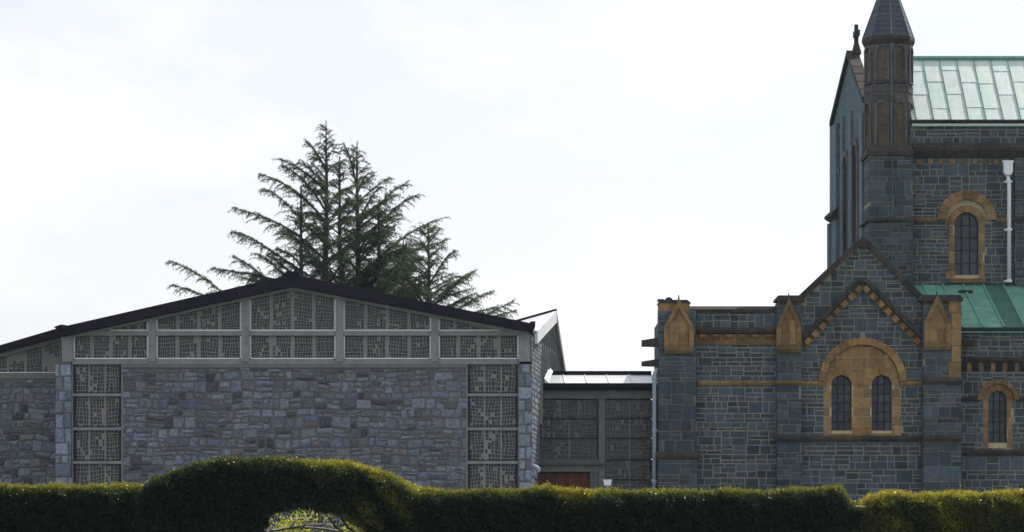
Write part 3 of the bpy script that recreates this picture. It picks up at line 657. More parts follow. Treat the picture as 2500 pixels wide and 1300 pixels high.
# cross on the gable
cxp = fxf(mid, .3, zap+.2)
mb = MB(); x, y, z = cxp
mb.prism_z([(x-.2, y-.3), (x+.2, y-.3), (x+.2, y+.3), (x-.2, y+.3)], z-.1, z+.35, top=.5, cen=(x, y))
mb.prism_z([(x-.09, y-.12), (x+.09, y-.12), (x+.09, y+.12), (x-.09, y+.12)], z+.35, z+1.2, top=.85, cen=(x, y)); mb.box(x-.1, x+.12, y-.42, y+.42, z+.68, z+.92)
mb.build('gable_cross', M['cope'], church)
flush('church', 300); flush('church_s', 120)

# ================================================================== CHAPEL
chapel = thing('stone_chapel', 'low modern grey rubble-stone chapel with wide dark gable roof and patterned glass screens', 'chapel', (-8.5, 118, 0))
YH = 116.0; xh = lambda p: PX(p, YH); zh = lambda p: PZ(p, YH); uh = YH/F
def screen(parent, pl, pr, pb_, ptop, Y, sub, cw_, ch_, band, name='glass_screen', seed=0, blobs=False, shade_tone=1.0):
    """concrete screen pierced by small pieces of thick glass; ptop is a row or a function of photo x"""
    rs = random.Random(seed*131+17); us = Y/F; X0, X1 = PX(pl, Y), PX(pr, Y); Z0 = PZ(pb_, Y)
    tf_ = (lambda X: PZ(ptop, Y)) if not callable(ptop) else (lambda X: PZ(ptop(1250+X/Y*F), Y))
    cols = []                                        # column edges, True where pierced
    W = (X1-X0)/sub; bw = band*us
    for s_ in range(sub):
        a = X0+s_*W; cols.append((a, a+bw/2, False)); n = max(2, round((W-bw)/(cw_*us)))
        ws = [rs.uniform(.75, 1.3) for _ in range(n)]; t = sum(ws); x = a+bw/2
        for w in ws: cols.append((x, x+w/t*(W-bw), True)); x += w/t*(W-bw)
        cols.append((x, a+W, False))
    Hm = max(tf_(X0+.05), tf_(X1-.05), tf_((X0+X1)/2))-Z0; rows = max(2, round(Hm/(ch_*us)))
    edges = [c[0] for c in cols]+[X1]
    hs = [rs.uniform(.7, 1.35) for _ in range(rows)]; hc = [0]
    for h in hs: hc.append(hc[-1]+h/sum(hs))
    ph = [rs.uniform(0, 6.28) for _ in range(6)]; fr = [rs.uniform(1.2, 3.4) for _ in range(6)]
    def pt(i, j):
        X = edges[i]; top = tf_(min(max(X, X0+.01), X1-.01)); f = hc[j]; z = Z0+f*max(.02, top-Z0)
        if 0 < j < rows:
            z += us*ch_*.42*(math.sin(fr[0]*X+ph[0])+.7*math.sin(fr[1]*X*1.7+ph[1]+3*f))*min(1, (top-Z0)/Hm*1.5)*min(j, rows-j)/(rows*.5)
        inner = cols[i-1][2] if i > 0 else False
        if inner and i < len(cols) and cols[i][2] and 0 < j < rows: X += us*cw_*.33*math.sin(fr[2]*2*z+ph[2]+int(X/W)*2.1)
        return X, z
    mb = MB(); gl = MB(); dep = .07
    cut = [(rs.uniform(-.6, .6), rs.uniform(X0, X1), rs.uniform(.06, .13)) for _ in range(sub)]
    for i, (a, b_, hole) in enumerate(cols):
        for j in range(rows):
            q = [pt(i, j), pt(i+1, j), pt(i+1, j+1), pt(i, j+1)]
            cx = sum(p[0] for p in q)/4; cz = sum(p[1] for p in q)/4; hgt = (q[3][1]+q[2][1]-q[0][1]-q[1][1])/2; wid = (q[1][0]-q[0][0]+q[2][0]-q[3][0])/2
            ok = hole and hgt > .06 and wid > .04 and rs.random() > .02
            for k_, xx, ww in cut:
                if abs((cx-xx)+k_*(cz-Z0)*1.6) < ww*.42: ok = ok and rs.random() < .35
            if blobs: ok = ok and math.sin(cx*3.9+1)+math.sin(cz*5.5+cx*1.7) > -.55
            if not ok: mb.add([(x, Y, z) for x, z in q], [(0, 1, 2, 3)], (shade_tone,)*3); continue
            sx = rs.uniform(.72, .87); sz = rs.uniform(.77, .90); sk = rs.uniform(-.12, .12)
            r_ = [(cx+(x-cx)*sx+sk*(z-cz)*.5, cz+(z-cz)*sz+sk*(x-cx)*.5) for x, z in q]
            mb.add([(x, Y, z) for x, z in q]+[(x, Y, z) for x, z in r_]+[(x, Y+dep, z) for x, z in r_],
                [(k, (k+1) % 4, 4+(k+1) % 4, 4+k) for k in range(4)]+[(4+k, 4+(k+1) % 4, 8+(k+1) % 4, 8+k) for k in range(4)], (shade_tone,)*3)
            t = rs.uniform(.5, 1.5); c = rs.random(); col = (t*1.5, t*.8, t*.6) if c < .16 else ((t*.8, t, t*1.5) if c < .6 else (t, t, t))
            e = [rs.uniform(-.006, .006) for _ in range(4)]
            gl.add([(cx+(x-cx)*1.04, Y+dep-.02+e[k], cz+(z-cz)*1.04) for k, (x, z) in enumerate(r_)], [(0, 1, 2, 3)], col)
    # back and edges so that the slab is solid
    n = len(edges); topz = [tf_(min(max(x, X0+.01), X1-.01)) for x in edges]
    vb = [(x, Y+.12, Z0) for x in edges]+[(x, Y+.12, t) for x, t in zip(edges, topz)]; mb.add(vb, [(i+1, i, n+i, n+i+1) for i in range(n-1)])
    o = mb.build(name, M['matrix'], parent); gl.build('glass_pieces', M['dalle'], o, kind='stuff')
    return o
# roof line in photo pixels
RL = [(120, 812), (150, 800), (712, 668), (1305, 791)]
def rl(p):
    for (a, b_), (c, d) in zip(RL, RL[1:]):
        if p <= c: return b_+(d-b_)*(p-a)/(c-a)
    return RL[-1][1]
YF = YH-.55
def slab(pts_top, pts_bot, y0, y1, m, name, parent):
    mb = MB(); q = [(PX(a, y0), PZ(b_, y0)) for a, b_ in pts_bot]+[(PX(a, y0), PZ(b_, y0)) for a, b_ in reversed(pts_top)]; mb.prism(q, y0, y1); return mb.build(name, m, parent)
roof = slab([(148, 799), (712, 671)], [(150, 822), (712, 700)], YF, YH+15, M['felt'], 'roof_slope', chapel)
roof2 = slab([(712, 671), (1304, 791)], [(712, 700), (1296, 811)], YF, YH+8.5, M['felt'], 'roof_slope', chapel)
mb = MB(); mb.prism([(PX(690, YF), PZ(673, YF)), (PX(734, YF), PZ(673, YF)), (PX(728, YF), PZ(664, YF)), (PX(700, YF), PZ(662, YF))], YF+.05, YH+15.02); mb.build('ridge_cap', M['felt'], chapel)
mb = MB(); mb.prism([(PX(131, YF), PZ(799, YF)), (PX(150, YF), PZ(793, YF)), (PX(170, YF), PZ(796, YF)), (PX(165, YF), PZ(806, YF)), (PX(142, YF), PZ(806, YF))], YF-.06, YH+14.9); mb.build('eaves_gutter', M['felt'], chapel)
mb = MB(); mb.prism([(PX(1290, YF), PZ(792, YF)), (PX(1296, YF), PZ(785, YF)), (PX(1307, YF), PZ(785, YF)), (PX(1307, YF), PZ(793, YF)), (PX(1300, YF), PZ(812, YF)), (PX(1291, YF), PZ(812, YF))], YF-.06, YH+.8); mb.build('eaves_gutter', M['felt'], chapel)
# concrete rake beams
for pts in (((152, 822), (712, 700)), ((712, 700), (1292, 811))):
    (a, b_), (c, d) = pts; mb = MB(); e = 9
    mb.prism([(xh(a), zh(b_+e)), (xh(c), zh(d+e)), (xh(c), zh(d-6)), (xh(a), zh(b_-6))], YH-.16, YH+.4, (1.05, 1.05, 1)); mb.build('rake_beam', M['conc'], chapel)
def lowrake(p):     # lower edge of the rake beams
    return 829+(709-829)*(p-152)/(560) if p < 712 else 709+(820-709)*(p-712)/(580)
mb = MB(); mb.prism([(xh(160), 0), (xh(1284), 0), (xh(1284), zh(806)), (xh(712), zh(702)), (xh(160), zh(822))], YH+.42, YH+8); mb.build('inner_wall', M['conc'], chapel)
mb = MB(); mb.prism([(PX(-150, 118.6), 0), (PX(150, 118.6), 0), (PX(150, 118.6), PZ(838, 118.6)), (PX(-150, 118.6), PZ(915, 118.6))], 119.15, 126); mb.build('inner_wall', M['conc'], chapel)
# posts and rails of the clerestory
posts = [(152, 179), (363, 381), (590, 609), (820, 838), (1053, 1070), (1267, 1294)]
for i, (a, c) in enumerate(posts):
    mb = MB(); t = lowrake((a+c)/2)-4
    mb.box(xh(a), xh(c), YH-.14, YH+.35, zh(884), zh(t), (vary(.95, 1.15),)*3); mb.build('post', M['conc'], chapel)
for i in range(5):
    a, c = posts[i][1], posts[i+1][0]
    mb = MB(); mb.box(xh(a)+.003, xh(c)-.003, YH-.08, YH+.3, zh(820), zh(809)); mb.build('mid_rail', M['conc'], chapel)
    lo = a+2; hi = c-2
    # upper screen, under the rake
    def tp(p): return lowrake(p)+2
    if i == 0: s_ = (max(lo, 268), hi)
    elif i == 4: s_ = (lo, min(hi, 1225))
    else: s_ = (lo, hi)
    screen(chapel, s_[0], s_[1], 809, lambda p: lowrake(p)-2, YH+.05, 4, 6.6, 9.0, 8, seed=10+i)
    screen(chapel, lo-2, hi+2, 878, 819.5, YH+.05, 4, 6.6, 8.8, 9, seed=20+i)
    mb = MB()                                       # pale metal trim round each panel
    for (zb, zt2) in ((877.5, 821),):
        mb.box(xh(lo), xh(hi), YH-.03, YH+.045, zh(zb), zh(zb)+.05); mb.box(xh(lo)-.02, xh(lo)+.03, YH-.03, YH+.045, zh(zb), zh(zt2)); mb.box(xh(hi)-.03, xh(hi)+.02, YH-.03, YH+.045, zh(zb), zh(zt2))
    mb.build('panel_trim', M['alu'], chapel)
    mb = MB(); mb.box(xh(s_[0]), xh(s_[1]), YH-.031, YH+.044, zh(808.5), zh(808.5)+.05)
    for p in (lo, hi):
        t = tp(p)
        if t < 795: mb.box(xh(p)-.025, xh(p)+.025, YH-.03, YH+.045, zh(808.5), zh(t))
    mb.build('panel_trim', M['alu'], chapel)
# backs of the thin ends of the end panels
for a, c in ((181, 268), (1225, 1265)):
    mb = MB(); mb.prism([(xh(a), zh(809)), (xh(c), zh(809)), (xh(c), zh(min(808, lowrake(c)-2))), (xh(a), zh(min(808, lowrake(a)-2)))], YH+.05, YH+.2); mb.build('rake_infill', M['conc'], chapel)
# side columns of screens
mb = MB(); mb.box(xh(176), xh(1266), YH-.06, YH+.3, zh(890), zh(878.6)); mb.build('sill_beam', M['conc'], chapel)
mb = MB(); mb.box(xh(298), xh(1138), YH-.045, YH+.3, zh(898), zh(890.1), (.72, .75, .75)); mb.build('lintel_beam', M['conc'], chapel)
for k, (a, c) in enumerate(((178, 297), (1141, 1265))):
    ys = [891, 967, 1050, 1132, 1214, 1296, 1380]
    for j in range(6):
        if j: 
            mb = MB(); mb.box(xh(a), xh(c), YH-.04, YH+.3, zh(ys[j]+1), zh(ys[j]-6)); mb.build('transom', M['conc'], chapel)
        screen(chapel, a+1, c-1, ys[j+1]-5, ys[j]-1, YH+.08, 3, 6.9, 8.6, 3.5, seed=40+10*k+j)
        fr_ = MB()
        for p in (a+4, c-4): fr_.box(xh(p)-.03, xh(p)+.03, YH+.0, YH+.1, zh(ys[j+1]-7), zh(ys[j]+1))
        fr_.box(xh(a+4)+.031, xh(c-4)-.031, YH+.01, YH+.1, zh(ys[j+1]-6.2), zh(ys[j+1]-8.4)); fr_.build('screen_frame', M['lead'], chapel)
    mb = MB()
    for p in (a-1, c+1): mb.box(xh(p)-.025, xh(p)+.025, YH-.02, YH+.2, 0, zh(889)); 
    mb.build('edge_strip', M['conc'], chapel)
# main rubble wall
mx0, mx1 = xh(299), xh(1139); msp = lambda z: [(mx0, mx1)] if not (zh(1322) < z < zh(1228)) else [(mx0, xh(610)), (xh(920), mx1)]
mw = backing(msp, 0, zh(898.2), YH, YH+.5, M['rubm'], 'rubble_wall', chapel, dz=.1)
stones('chapel', mw, msp, mx0, mx1, 0, zh(901), YH, YH+.1, xf=wavy, **RUB)
screen(chapel, 608, 922, 1324, 1226, YH+.1, 8, 7.5, 9, 3, seed=77)
# end piers in paler squared stone
PIER = dict(RUB, tone=lambda: (lambda q: (q, q*1.03, q*1.03))(vary(.8, 1.6)), rh=(.34, .6), cw=(.6, .7), split=(1, 0, 0), sw=(.25, .36), jit=.015, gap=.04, proud=.03)
for k, (a, c) in enumerate(((137, 175), (1267, 1297))):
    s_ = lambda z, a=a, c=c: [(xh(a), xh(c))]
    pk = backing(s_, 0, zh(889.5), YH-.12, YH+.6, M['rubm'], 'end_pier', chapel, dz=20, inset=.01)
    stones('chapel', pk, s_, xh(a), xh(c), 0, zh(889.8), YH-.13, YH+.4, **PIER)
    mb = MB(); mb.box(xh(a)+.01, xh(c)-.01, YH-.1, YH+.6, zh(889.2), zh(884.4), (.6, .62, .6)); mb.build('pier_cap', M['conc'], chapel)
# left wing set back, lower roof
YW = 118.6; xw = lambda p: PX(p, YW); zw = lambda p: PZ(p, YW)
wsp = lambda z: [(xw(-160), xw(150))]
ww = backing(wsp, 0, zw(925), YW, YW+.5, M['rubm'], 'wing_wall', chapel, dz=20)
stones('chapel', ww, wsp, xw(-160), xw(150), 0, zw(927), YW, YW+.1, xf=wavy, **RUB)
mb = MB(); mb.box(xw(-160), xw(150), YW-.03, YW+.5, zw(924.8), zw(911), (.75, .77, .77)); mb.build('lintel_beam', M['conc'], chapel)
def wr(p): return 865+(826-865)*(p-0)/145.0
screen(chapel, -110, 149, 909, lambda p: min(906, wr(p)+8), YW+.05, 6, 8, 9, 6, seed=91, blobs=True)
mb = MB(); mb.box(xw(-150), xw(150), YW-.02, YW+.04, zw(911)+.003, zw(909)); mb.build('panel_trim', M['alu'], chapel)
mb = MB(); mb.prism([(xw(-160), zw(wr(-160)+9)), (xw(150), zw(wr(150)+9)), (xw(150), zw(wr(150)-2)), (xw(-160), zw(wr(-160)-2))], YW-.1, YW+.4); mb.build('rake_beam', M['conc'], chapel)
mb = MB(); mb.prism([(xw(-180), zw(wr(-180)-1)), (xw(154), zw(wr(154)-1)), (xw(154), zw(wr(154)-22)), (xw(-180), zw(wr(-180)-14))], YW-.5, YW+10); mb.build('roof_slope', M['felt'], chapel)
# flared side wall on the right, raked by the sun
Ys = [YH-.1, 120.75]; 
bot = [(xh(1297.3), Ys[0]), (PX(1303, Ys[1]), Ys[1])]; top = [(xh(1297.3), Ys[0]), (PX(1325, Ys[1]), Ys[1])]
dirt = (Vector((top[1][0], Ys[1], 0))-Vector((top[0][0], Ys[0], 0)))/(Ys[1]-Ys[0])
sz_top = zh(818)
mb = MB()
def sidept(s_, z, off=0):
    f = max(0, min(1.1, z/sz_top)); yy = Ys[0]+s_*(Ys[1]-Ys[0]); xb_ = bot[0][0]+(bot[1][0]-bot[0][0])*s_; xt_ = top[0][0]+(top[1][0]-top[0][0])*s_
    return Vector((xb_+(xt_-xb_)*f+off, yy, z))
NS, NZ = 14, 30
vv = [sidept(i/NS*2.4, sz_top*j/NZ*(1), 0) for j in range(NZ+1) for i in range(NS+1)]
vv2 = [v+Vector((-.45, 0, 0)) for v in vv]; nV = len(vv)
fs = [(j*(NS+1)+i, j*(NS+1)+i+1, (j+1)*(NS+1)+i+1, (j+1)*(NS+1)+i) for j in range(NZ) for i in range(NS)]
mb.add(vv+vv2, fs+[tuple(nV+k for k in reversed(q)) for q in fs]+[(NZ*(NS+1)+i, NZ*(NS+1)+i+1, nV+NZ*(NS+1)+i+1, nV+NZ*(NS+1)+i) for i in range(NS)]+[(j*(NS+1), (j+1)*(NS+1), nV+(j+1)*(NS+1), nV+j*(NS+1)) for j in range(NZ)])
sw_ = mb.build('side_wall', M['rubm'], chapel)
z = .1
while z < sz_top-.05:                              # stones of the side wall
    h = vary(.13, .27); s_ = 0
    while s_ < 1.0:
        w = vary(.045, .13); e = min(1.0, s_+w)
        mb = MB(); o1, o2 = vary(.015, .05), vary(.015, .05); q = [sidept(s_+.003, z+vary(.0, .02)), sidept(e-.003, z+vary(.0, .02)), sidept(e-.003, min(z+h, sz_top)-vary(.0, .02)), sidept(s_+.003, min(z+h, sz_top)-vary(.0, .02))]
        cq = sum(q, Vector())/4; f4 = [cq+(p-cq)*.8+Vector((vary(.008, .035), 0, 0)) for p in q]
        mb.add([p-Vector((.05, 0, 0)) for p in q]+f4, [(4, 5, 6, 7)]+[(k, (k+1) % 4, 4+(k+1) % 4, 4+k) for k in range(4)], (lambda q_: (q_*1.08, q_*1.02, q_*.92))(vary(.85, 1.45)))  # sunlight put into the colour: paler, warmer stones than the front
        REG.setdefault('chapel', []).append((.02 if z > 3.6 else 0, mb, sw_, M['rub'], 'stone')); s_ = e
    z += h
# side gable above it: glazed lights, pale metal fascia, folded roof
def sp_(Y): return xh(1297.3)+dirt.x*(Y-Ys[0])
A_ = Vector((sp_(YH+.6)+.12, YH+.6, PZ(806, YH))); B_ = Vector((sp_(125.3)+.12, 125.3, PZ(759, 125.3))); D_ = Vector((sp_(134.5)+.12, 134.5, PZ(759, 125.3)-4.4))
Cc = Vector((-1.6, 125.3, 10.55)); A2 = Vector((-.9, YH+.6, A_.z-.1)); D2 = Vector((-1.6, 134.5, D_.z))
mb = MB(); up = Vector((0, 0, .07)); mb.add([A_, B_, Cc, A2, A_-up, B_-up, Cc-up, A2-up], [(0, 1, 2, 3), (7, 6, 5, 4), (0, 4, 5, 1), (1, 5, 6, 2), (2, 6, 7, 3), (3, 7, 4, 0)])
sr = mb.build('side_roof', M['zinc'], chapel)
mb = MB(); mb.add([B_, D_, D2, Cc, B_-up, D_-up, D2-up, Cc-up], [(0, 1, 2, 3), (7, 6, 5, 4), (0, 4, 5, 1), (1, 5, 6, 2), (2, 6, 7, 3), (3, 7, 4, 0)]); mb.build('side_roof', M['zinc'], chapel)
mb = MB(); mb.beam(B_+Vector((.05, 0, .02)), Cc+Vector((0, 0, .03)), (0, 0, 1), .3, .12); mb.build('ridge_cap', M['felt'], chapel)
for (p, q, w) in ((A_, B_, .5), (B_, D_, .35)):
    n_ = 9
    for i in range(n_):
        a = p+(q-p)*(i/n_); c = p+(q-p)*((i+1)/n_-.002); mb = MB(); o_ = Vector((.06, 0, 0)); dn = Vector((0, 0, -w)); th = Vector((-.06, 0, 0))
        mb.add([a+o_, c+o_, c+o_+dn, a+o_+dn, a+th, c+th, c+th+dn, a+th+dn], [(0, 1, 2, 3), (7, 6, 5, 4), (0, 4, 5, 1), (1, 5, 6, 2), (2, 6, 7, 3), (3, 7, 4, 0)], (vary(.92, 1.05),)*3); mb.build('fascia_board', M['zinc'] if q is B_ else M['conc'], chapel)
def raz(Y): return A_.z+(B_.z-A_.z)*(Y-A_.y)/(B_.y-A_.y) if Y < B_.y else B_.z+(D_.z-B_.z)*(Y-B_.y)/(D_.y-B_.y)
yy = 120.2; k = 0
while yy < 133:
    mb = MB(); X = sp_(yy); mb.box(X-.15, X+.06, yy, yy+.16, 6.5, raz(yy)-.4); mb.build('side_mullion', M['conc'], chapel); 
    mb = MB(); mb.add([(X-.1, yy+.16, 6.5), (sp_(yy+1.05)-.1, yy+1.05, 6.5), (sp_(yy+1.05)-.1, yy+1.05, raz(yy+1.05)-.4), (X-.1, yy+.16, raz(yy)-.4)], [(0, 1, 2, 3)]); mb.build('side_light', M['dalle'], chapel)
    yy += 1.05
mb = MB(); e = P(1306, 1148, YH+.4); mb.tube([e+Vector((-.15, 0, .1)), e+Vector((.02, 0, .13)), e+Vector((.12, -.02, .06)), e+Vector((.14, -.03, -.1))], .085, 9); mb.tube([e+Vector((.02, 0, -.02)), e+Vector((.0, 0, -.3))], .07, 8); mb.build('vent_pipe', M['pipe'], chapel, smooth=True)
flush('chapel', 300)

# ================================================================== LINK BUILDING
link = thing('link_building', 'low flat-roofed glazed link between the rubble chapel and the abbey church', 'building', (3, 122, 0))
YL = 121.0; xl = lambda p: PX(p, YL); zl = lambda p: PZ(p, YL)
La, Lb = (YL-.35, PZ(936, YL-.35)), (124.6, PZ(915, 124.6))
xs = [xl(1318), xl(1378), xl(1432), xl(1486), xl(1543), xl(1606)]
for i in range(5):
    mb = MB(); t = .02*(i % 2); a, c = xs[i]+.008, xs[i+1]-.008; k = vary(.92, 1.06)
    mb.add([(a, La[0], La[1]), (c, La[0], La[1]), (c, Lb[0], Lb[1]), (a, Lb[0], Lb[1]), (a, La[0], La[1]-.06), (c, La[0], La[1]-.06), (c, Lb[0], Lb[1]-.06), (a, Lb[0], Lb[1]-.06)],
        [(0, 1, 2, 3), (7, 6, 5, 4), (0, 4, 5, 1), (1, 5, 6, 2), (2, 6, 7, 3), (3, 7, 4, 0)], (k, k, k)); mb.build('roof_sheet', M['zinc'], link)
    if i: mb = MB(); mb.beam((xs[i], La[0], La[1]+.015), (xs[i], Lb[0], Lb[1]+.015), (0, 0, 1), .03, .05); mb.build('roof_seam', M['zinc'], link)
mb = MB(); mb.box(xs[0]+.3, xs[-1]-.1, Lb[0]-.2, Lb[0]+.2, Lb[1]-.05, Lb[1]+.14); mb.build('ridge_cap', M['felt'], link)
mb = MB(); mb.box(xs[0]+.02, xs[-1]-.1, Lb[0]+.2, 128, 4, Lb[1]-.06); mb.build('rear_wall', M['conc'], link)
mb = MB(); p = P(1329, 934, YL-.42); q = P(1341, 907, 124); mb.add([p, p+Vector((.16, 0, .0)), q+Vector((.16, 0, 0)), q, p+Vector((0, 0, .18)), q+Vector((0, 0, .18))], [(0, 1, 2, 3), (0, 3, 5, 4), (4, 5, 2, 1), (0, 4, 1), (3, 2, 5)]); mb.build('flashing', M['zinc'], link)
mb = MB(); mb.prism_x([(YL-.36, zl(951)), (YL-.5, zl(949)), (YL-.54, zl(938)), (YL-.5, zl(937.5)), (YL-.3, zl(940)), (YL-.3, zl(951))], xl(1313), xl(1600)); mb.build('gutter', M['felt'], link)
mb = MB(); mb.box(xl(1313), xl(1606), YL-.32, YL+.3, zl(953), zl(938.5)); mb.build('soffit', M['felt'], link)
mb = MB(); mb.box(xl(1313), xl(1606), YL-.05, YL+.3, zl(974), zl(953.2), (.75, .77, .77)); mb.build('beam', M['conc'], link)
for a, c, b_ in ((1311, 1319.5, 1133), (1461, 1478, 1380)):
    mb = MB(); mb.box(xl(a), xl(c), YL-.08, YL+.28, zl(b_), zl(974.2), (.7, .72, .72)); mb.build('post', M['conc'], link)  # posts toned down: the link's shade put into their colour
bys = [975, 1022, 1070, 1122]
for j in range(3):
    screen(link, 1322, 1458, bys[j+1]-1, bys[j]+2, YL+.03, 2 if j else 3, 6.6, 9.4, 4, seed=200+j, shade_tone=.80)  # link screens darkened: shade put into the concrete colour
    screen(link, 1480, 1594, bys[j+1]-1, bys[j]+2, YL+.06, 2, 6.6, 9.4, 4, seed=210+j, shade_tone=.80)
screen(link, 1480, 1594, 1170, 1124, YL+.06, 2, 6.6, 9.4, 4, seed=220, shade_tone=.80); screen(link, 1480, 1594, 1230, 1173, YL+.06, 2, 6.6, 9.4, 4, seed=221, shade_tone=.80)
for py in (1022, 1070):
    mb = MB(); mb.box(xl(1320), xl(1460), YL-.0, YL+.12, zl(py+1), zl(py-.6)); mb.build('glazing_bar', M['lead'], link)
for py in (1022, 1070, 1123, 1171):
    mb = MB(); mb.box(xl(1479), xl(1596), YL+.02, YL+.14, zl(py+1), zl(py-.6)); mb.build('glazing_bar', M['lead'], link)
mb = MB()
for p in (1321, 1459): mb.box(xl(p)-.02, xl(p)+.02, YL-.01, YL+.13, zl(1122), zl(975))
mb.build('screen_frame', M['lead'], link)
mb = MB(); mb.box(xl(1309), xl(1461)-.003, YL-.06, YL+.3, zl(1130), zl(1122.2), (.65, .66, .66)); mb.build('sill_beam', M['conc'], link)
mb = MB(); mb.box(xl(1307), xl(1476), YL-.24, YL+.3, zl(1136), zl(1130.2), (.5, .5, .5)); mb.build('canopy', M['conc'], link)
mb = MB(); mb.box(xl(1306), xl(1461)-.003, YL-.04, YL+.3, zl(1152), zl(1136.2), (.95, .93, .9)); mb.build('lintel', M['conc'], link)
mb = MB(); mb.box(xl(1440), xl(1461)-.003, YL-.04, YL+.3, 0, zl(1152.3), (.6, .62, .62)); mb.build('jamb', M['conc'], link)
mb = MB(); mb.box(xl(1303), xl(1440)-.003, YL+.16, YL+.26, 0, zl(1153), (.4, .4, .4)); dr = mb.build('door', M['door'], link)
n_ = 22
for i in range(n_):
    a = xl(1304)+(xl(1439)-xl(1304))*i/n_; c = xl(1304)+(xl(1439)-xl(1304))*(i+1)/n_; mb = MB(); k = vary(.7, 1.3); mb.box(a+.006, c-.012, YL+.12, YL+.157, .05, zl(1156), (k, k, k)); mb.build('board', M['door'], dr)
# white-headed lamp on a post
YLp = 112.0; lampt = thing('post_lamp', 'small white box-headed lamp on a thin post by the link door', 'lamp', (PX(1483, YLp), YLp, 0))
X = PX(1483, YLp); z = PZ(1186, YLp)
mb = MB(); mb.lathe(X, YLp, [(.10, 0), (.10, .05), (.045, .08), (.045, z)], 10); mb.build('post', M['pipe'], lampt)
mb = MB(); w = .12; w2 = .155; zt2 = PZ(1174, YLp); mb.add([(X-w, YLp-w, z), (X+w, YLp-w, z), (X+w, YLp+w, z), (X-w, YLp+w, z), (X-w2, YLp-w2, zt2), (X+w2, YLp-w2, zt2), (X+w2, YLp+w2, zt2), (X-w2, YLp+w2, zt2)],
    [(0, 3, 2, 1), (4, 5, 6, 7), (0, 1, 5, 4), (1, 2, 6, 5), (2, 3, 7, 6), (3, 0, 4, 7)]); mb.build('lamp_head', M['white'], lampt)
mb = MB(); mb.box(X-w2-.02, X+w2+.02, YLp-w2-.02, YLp+w2+.02, zt2+.001, zt2+.035); mb.build('lamp_lid', M['white'], lampt)

# ================================================================== FOLIAGE TOOLS
def blades(pos, dr, length, width, col, name, m, parent, kind='stuff', cross=False):
    """thin pointed leaves as one mesh: pos, dr (N,3), length, width (N,), col (N,3)"""
    N = len(pos); rnd = rng.normal(size=(N, 3)); sd_ = np.cross(dr, rnd); sd_ /= np.linalg.norm(sd_, axis=1, keepdims=True)+1e-9
    L = length[:, None]; W = width[:, None]
    def quad(s_): return np.stack([pos, pos+dr*L*.45+s_*W*.5, pos+dr*L, pos+dr*L*.45-s_*W*.5], 1)
    V = quad(sd_); n_per = 1
    if cross:
        s2 = np.cross(dr, sd_); V = np.concatenate([V, quad(s2)], 1); n_per = 2
    V = V.reshape(-1, 3); nf = N*n_per
    me = bpy.data.meshes.new(name); me.vertices.add(len(V)); me.vertices.foreach_set('co', V.astype(np.float32).ravel())
    me.loops.add(nf*4); me.loops.foreach_set('vertex_index', np.arange(nf*4, dtype=np.int32)); me.polygons.add(nf)
    me.polygons.foreach_set('loop_start', np.arange(nf, dtype=np.int32)*4); me.polygons.foreach_set('loop_total', np.full(nf, 4, dtype=np.int32))
    at = me.attributes.new('col', 'FLOAT_COLOR', 'FACE'); cc = np.repeat(np.concatenate([col, np.ones((N, 1))], 1), n_per, 0); at.data.foreach_set('color', cc.astype(np.float32).ravel())
    me.update(); me.validate(); me.materials.append(m); o = bpy.data.objects.new(name, me); put(o, parent)
    if kind: o['kind'] = kind
    return o
def unit(a): return a/(np.linalg.norm(a, axis=1, keepdims=True)+1e-9)

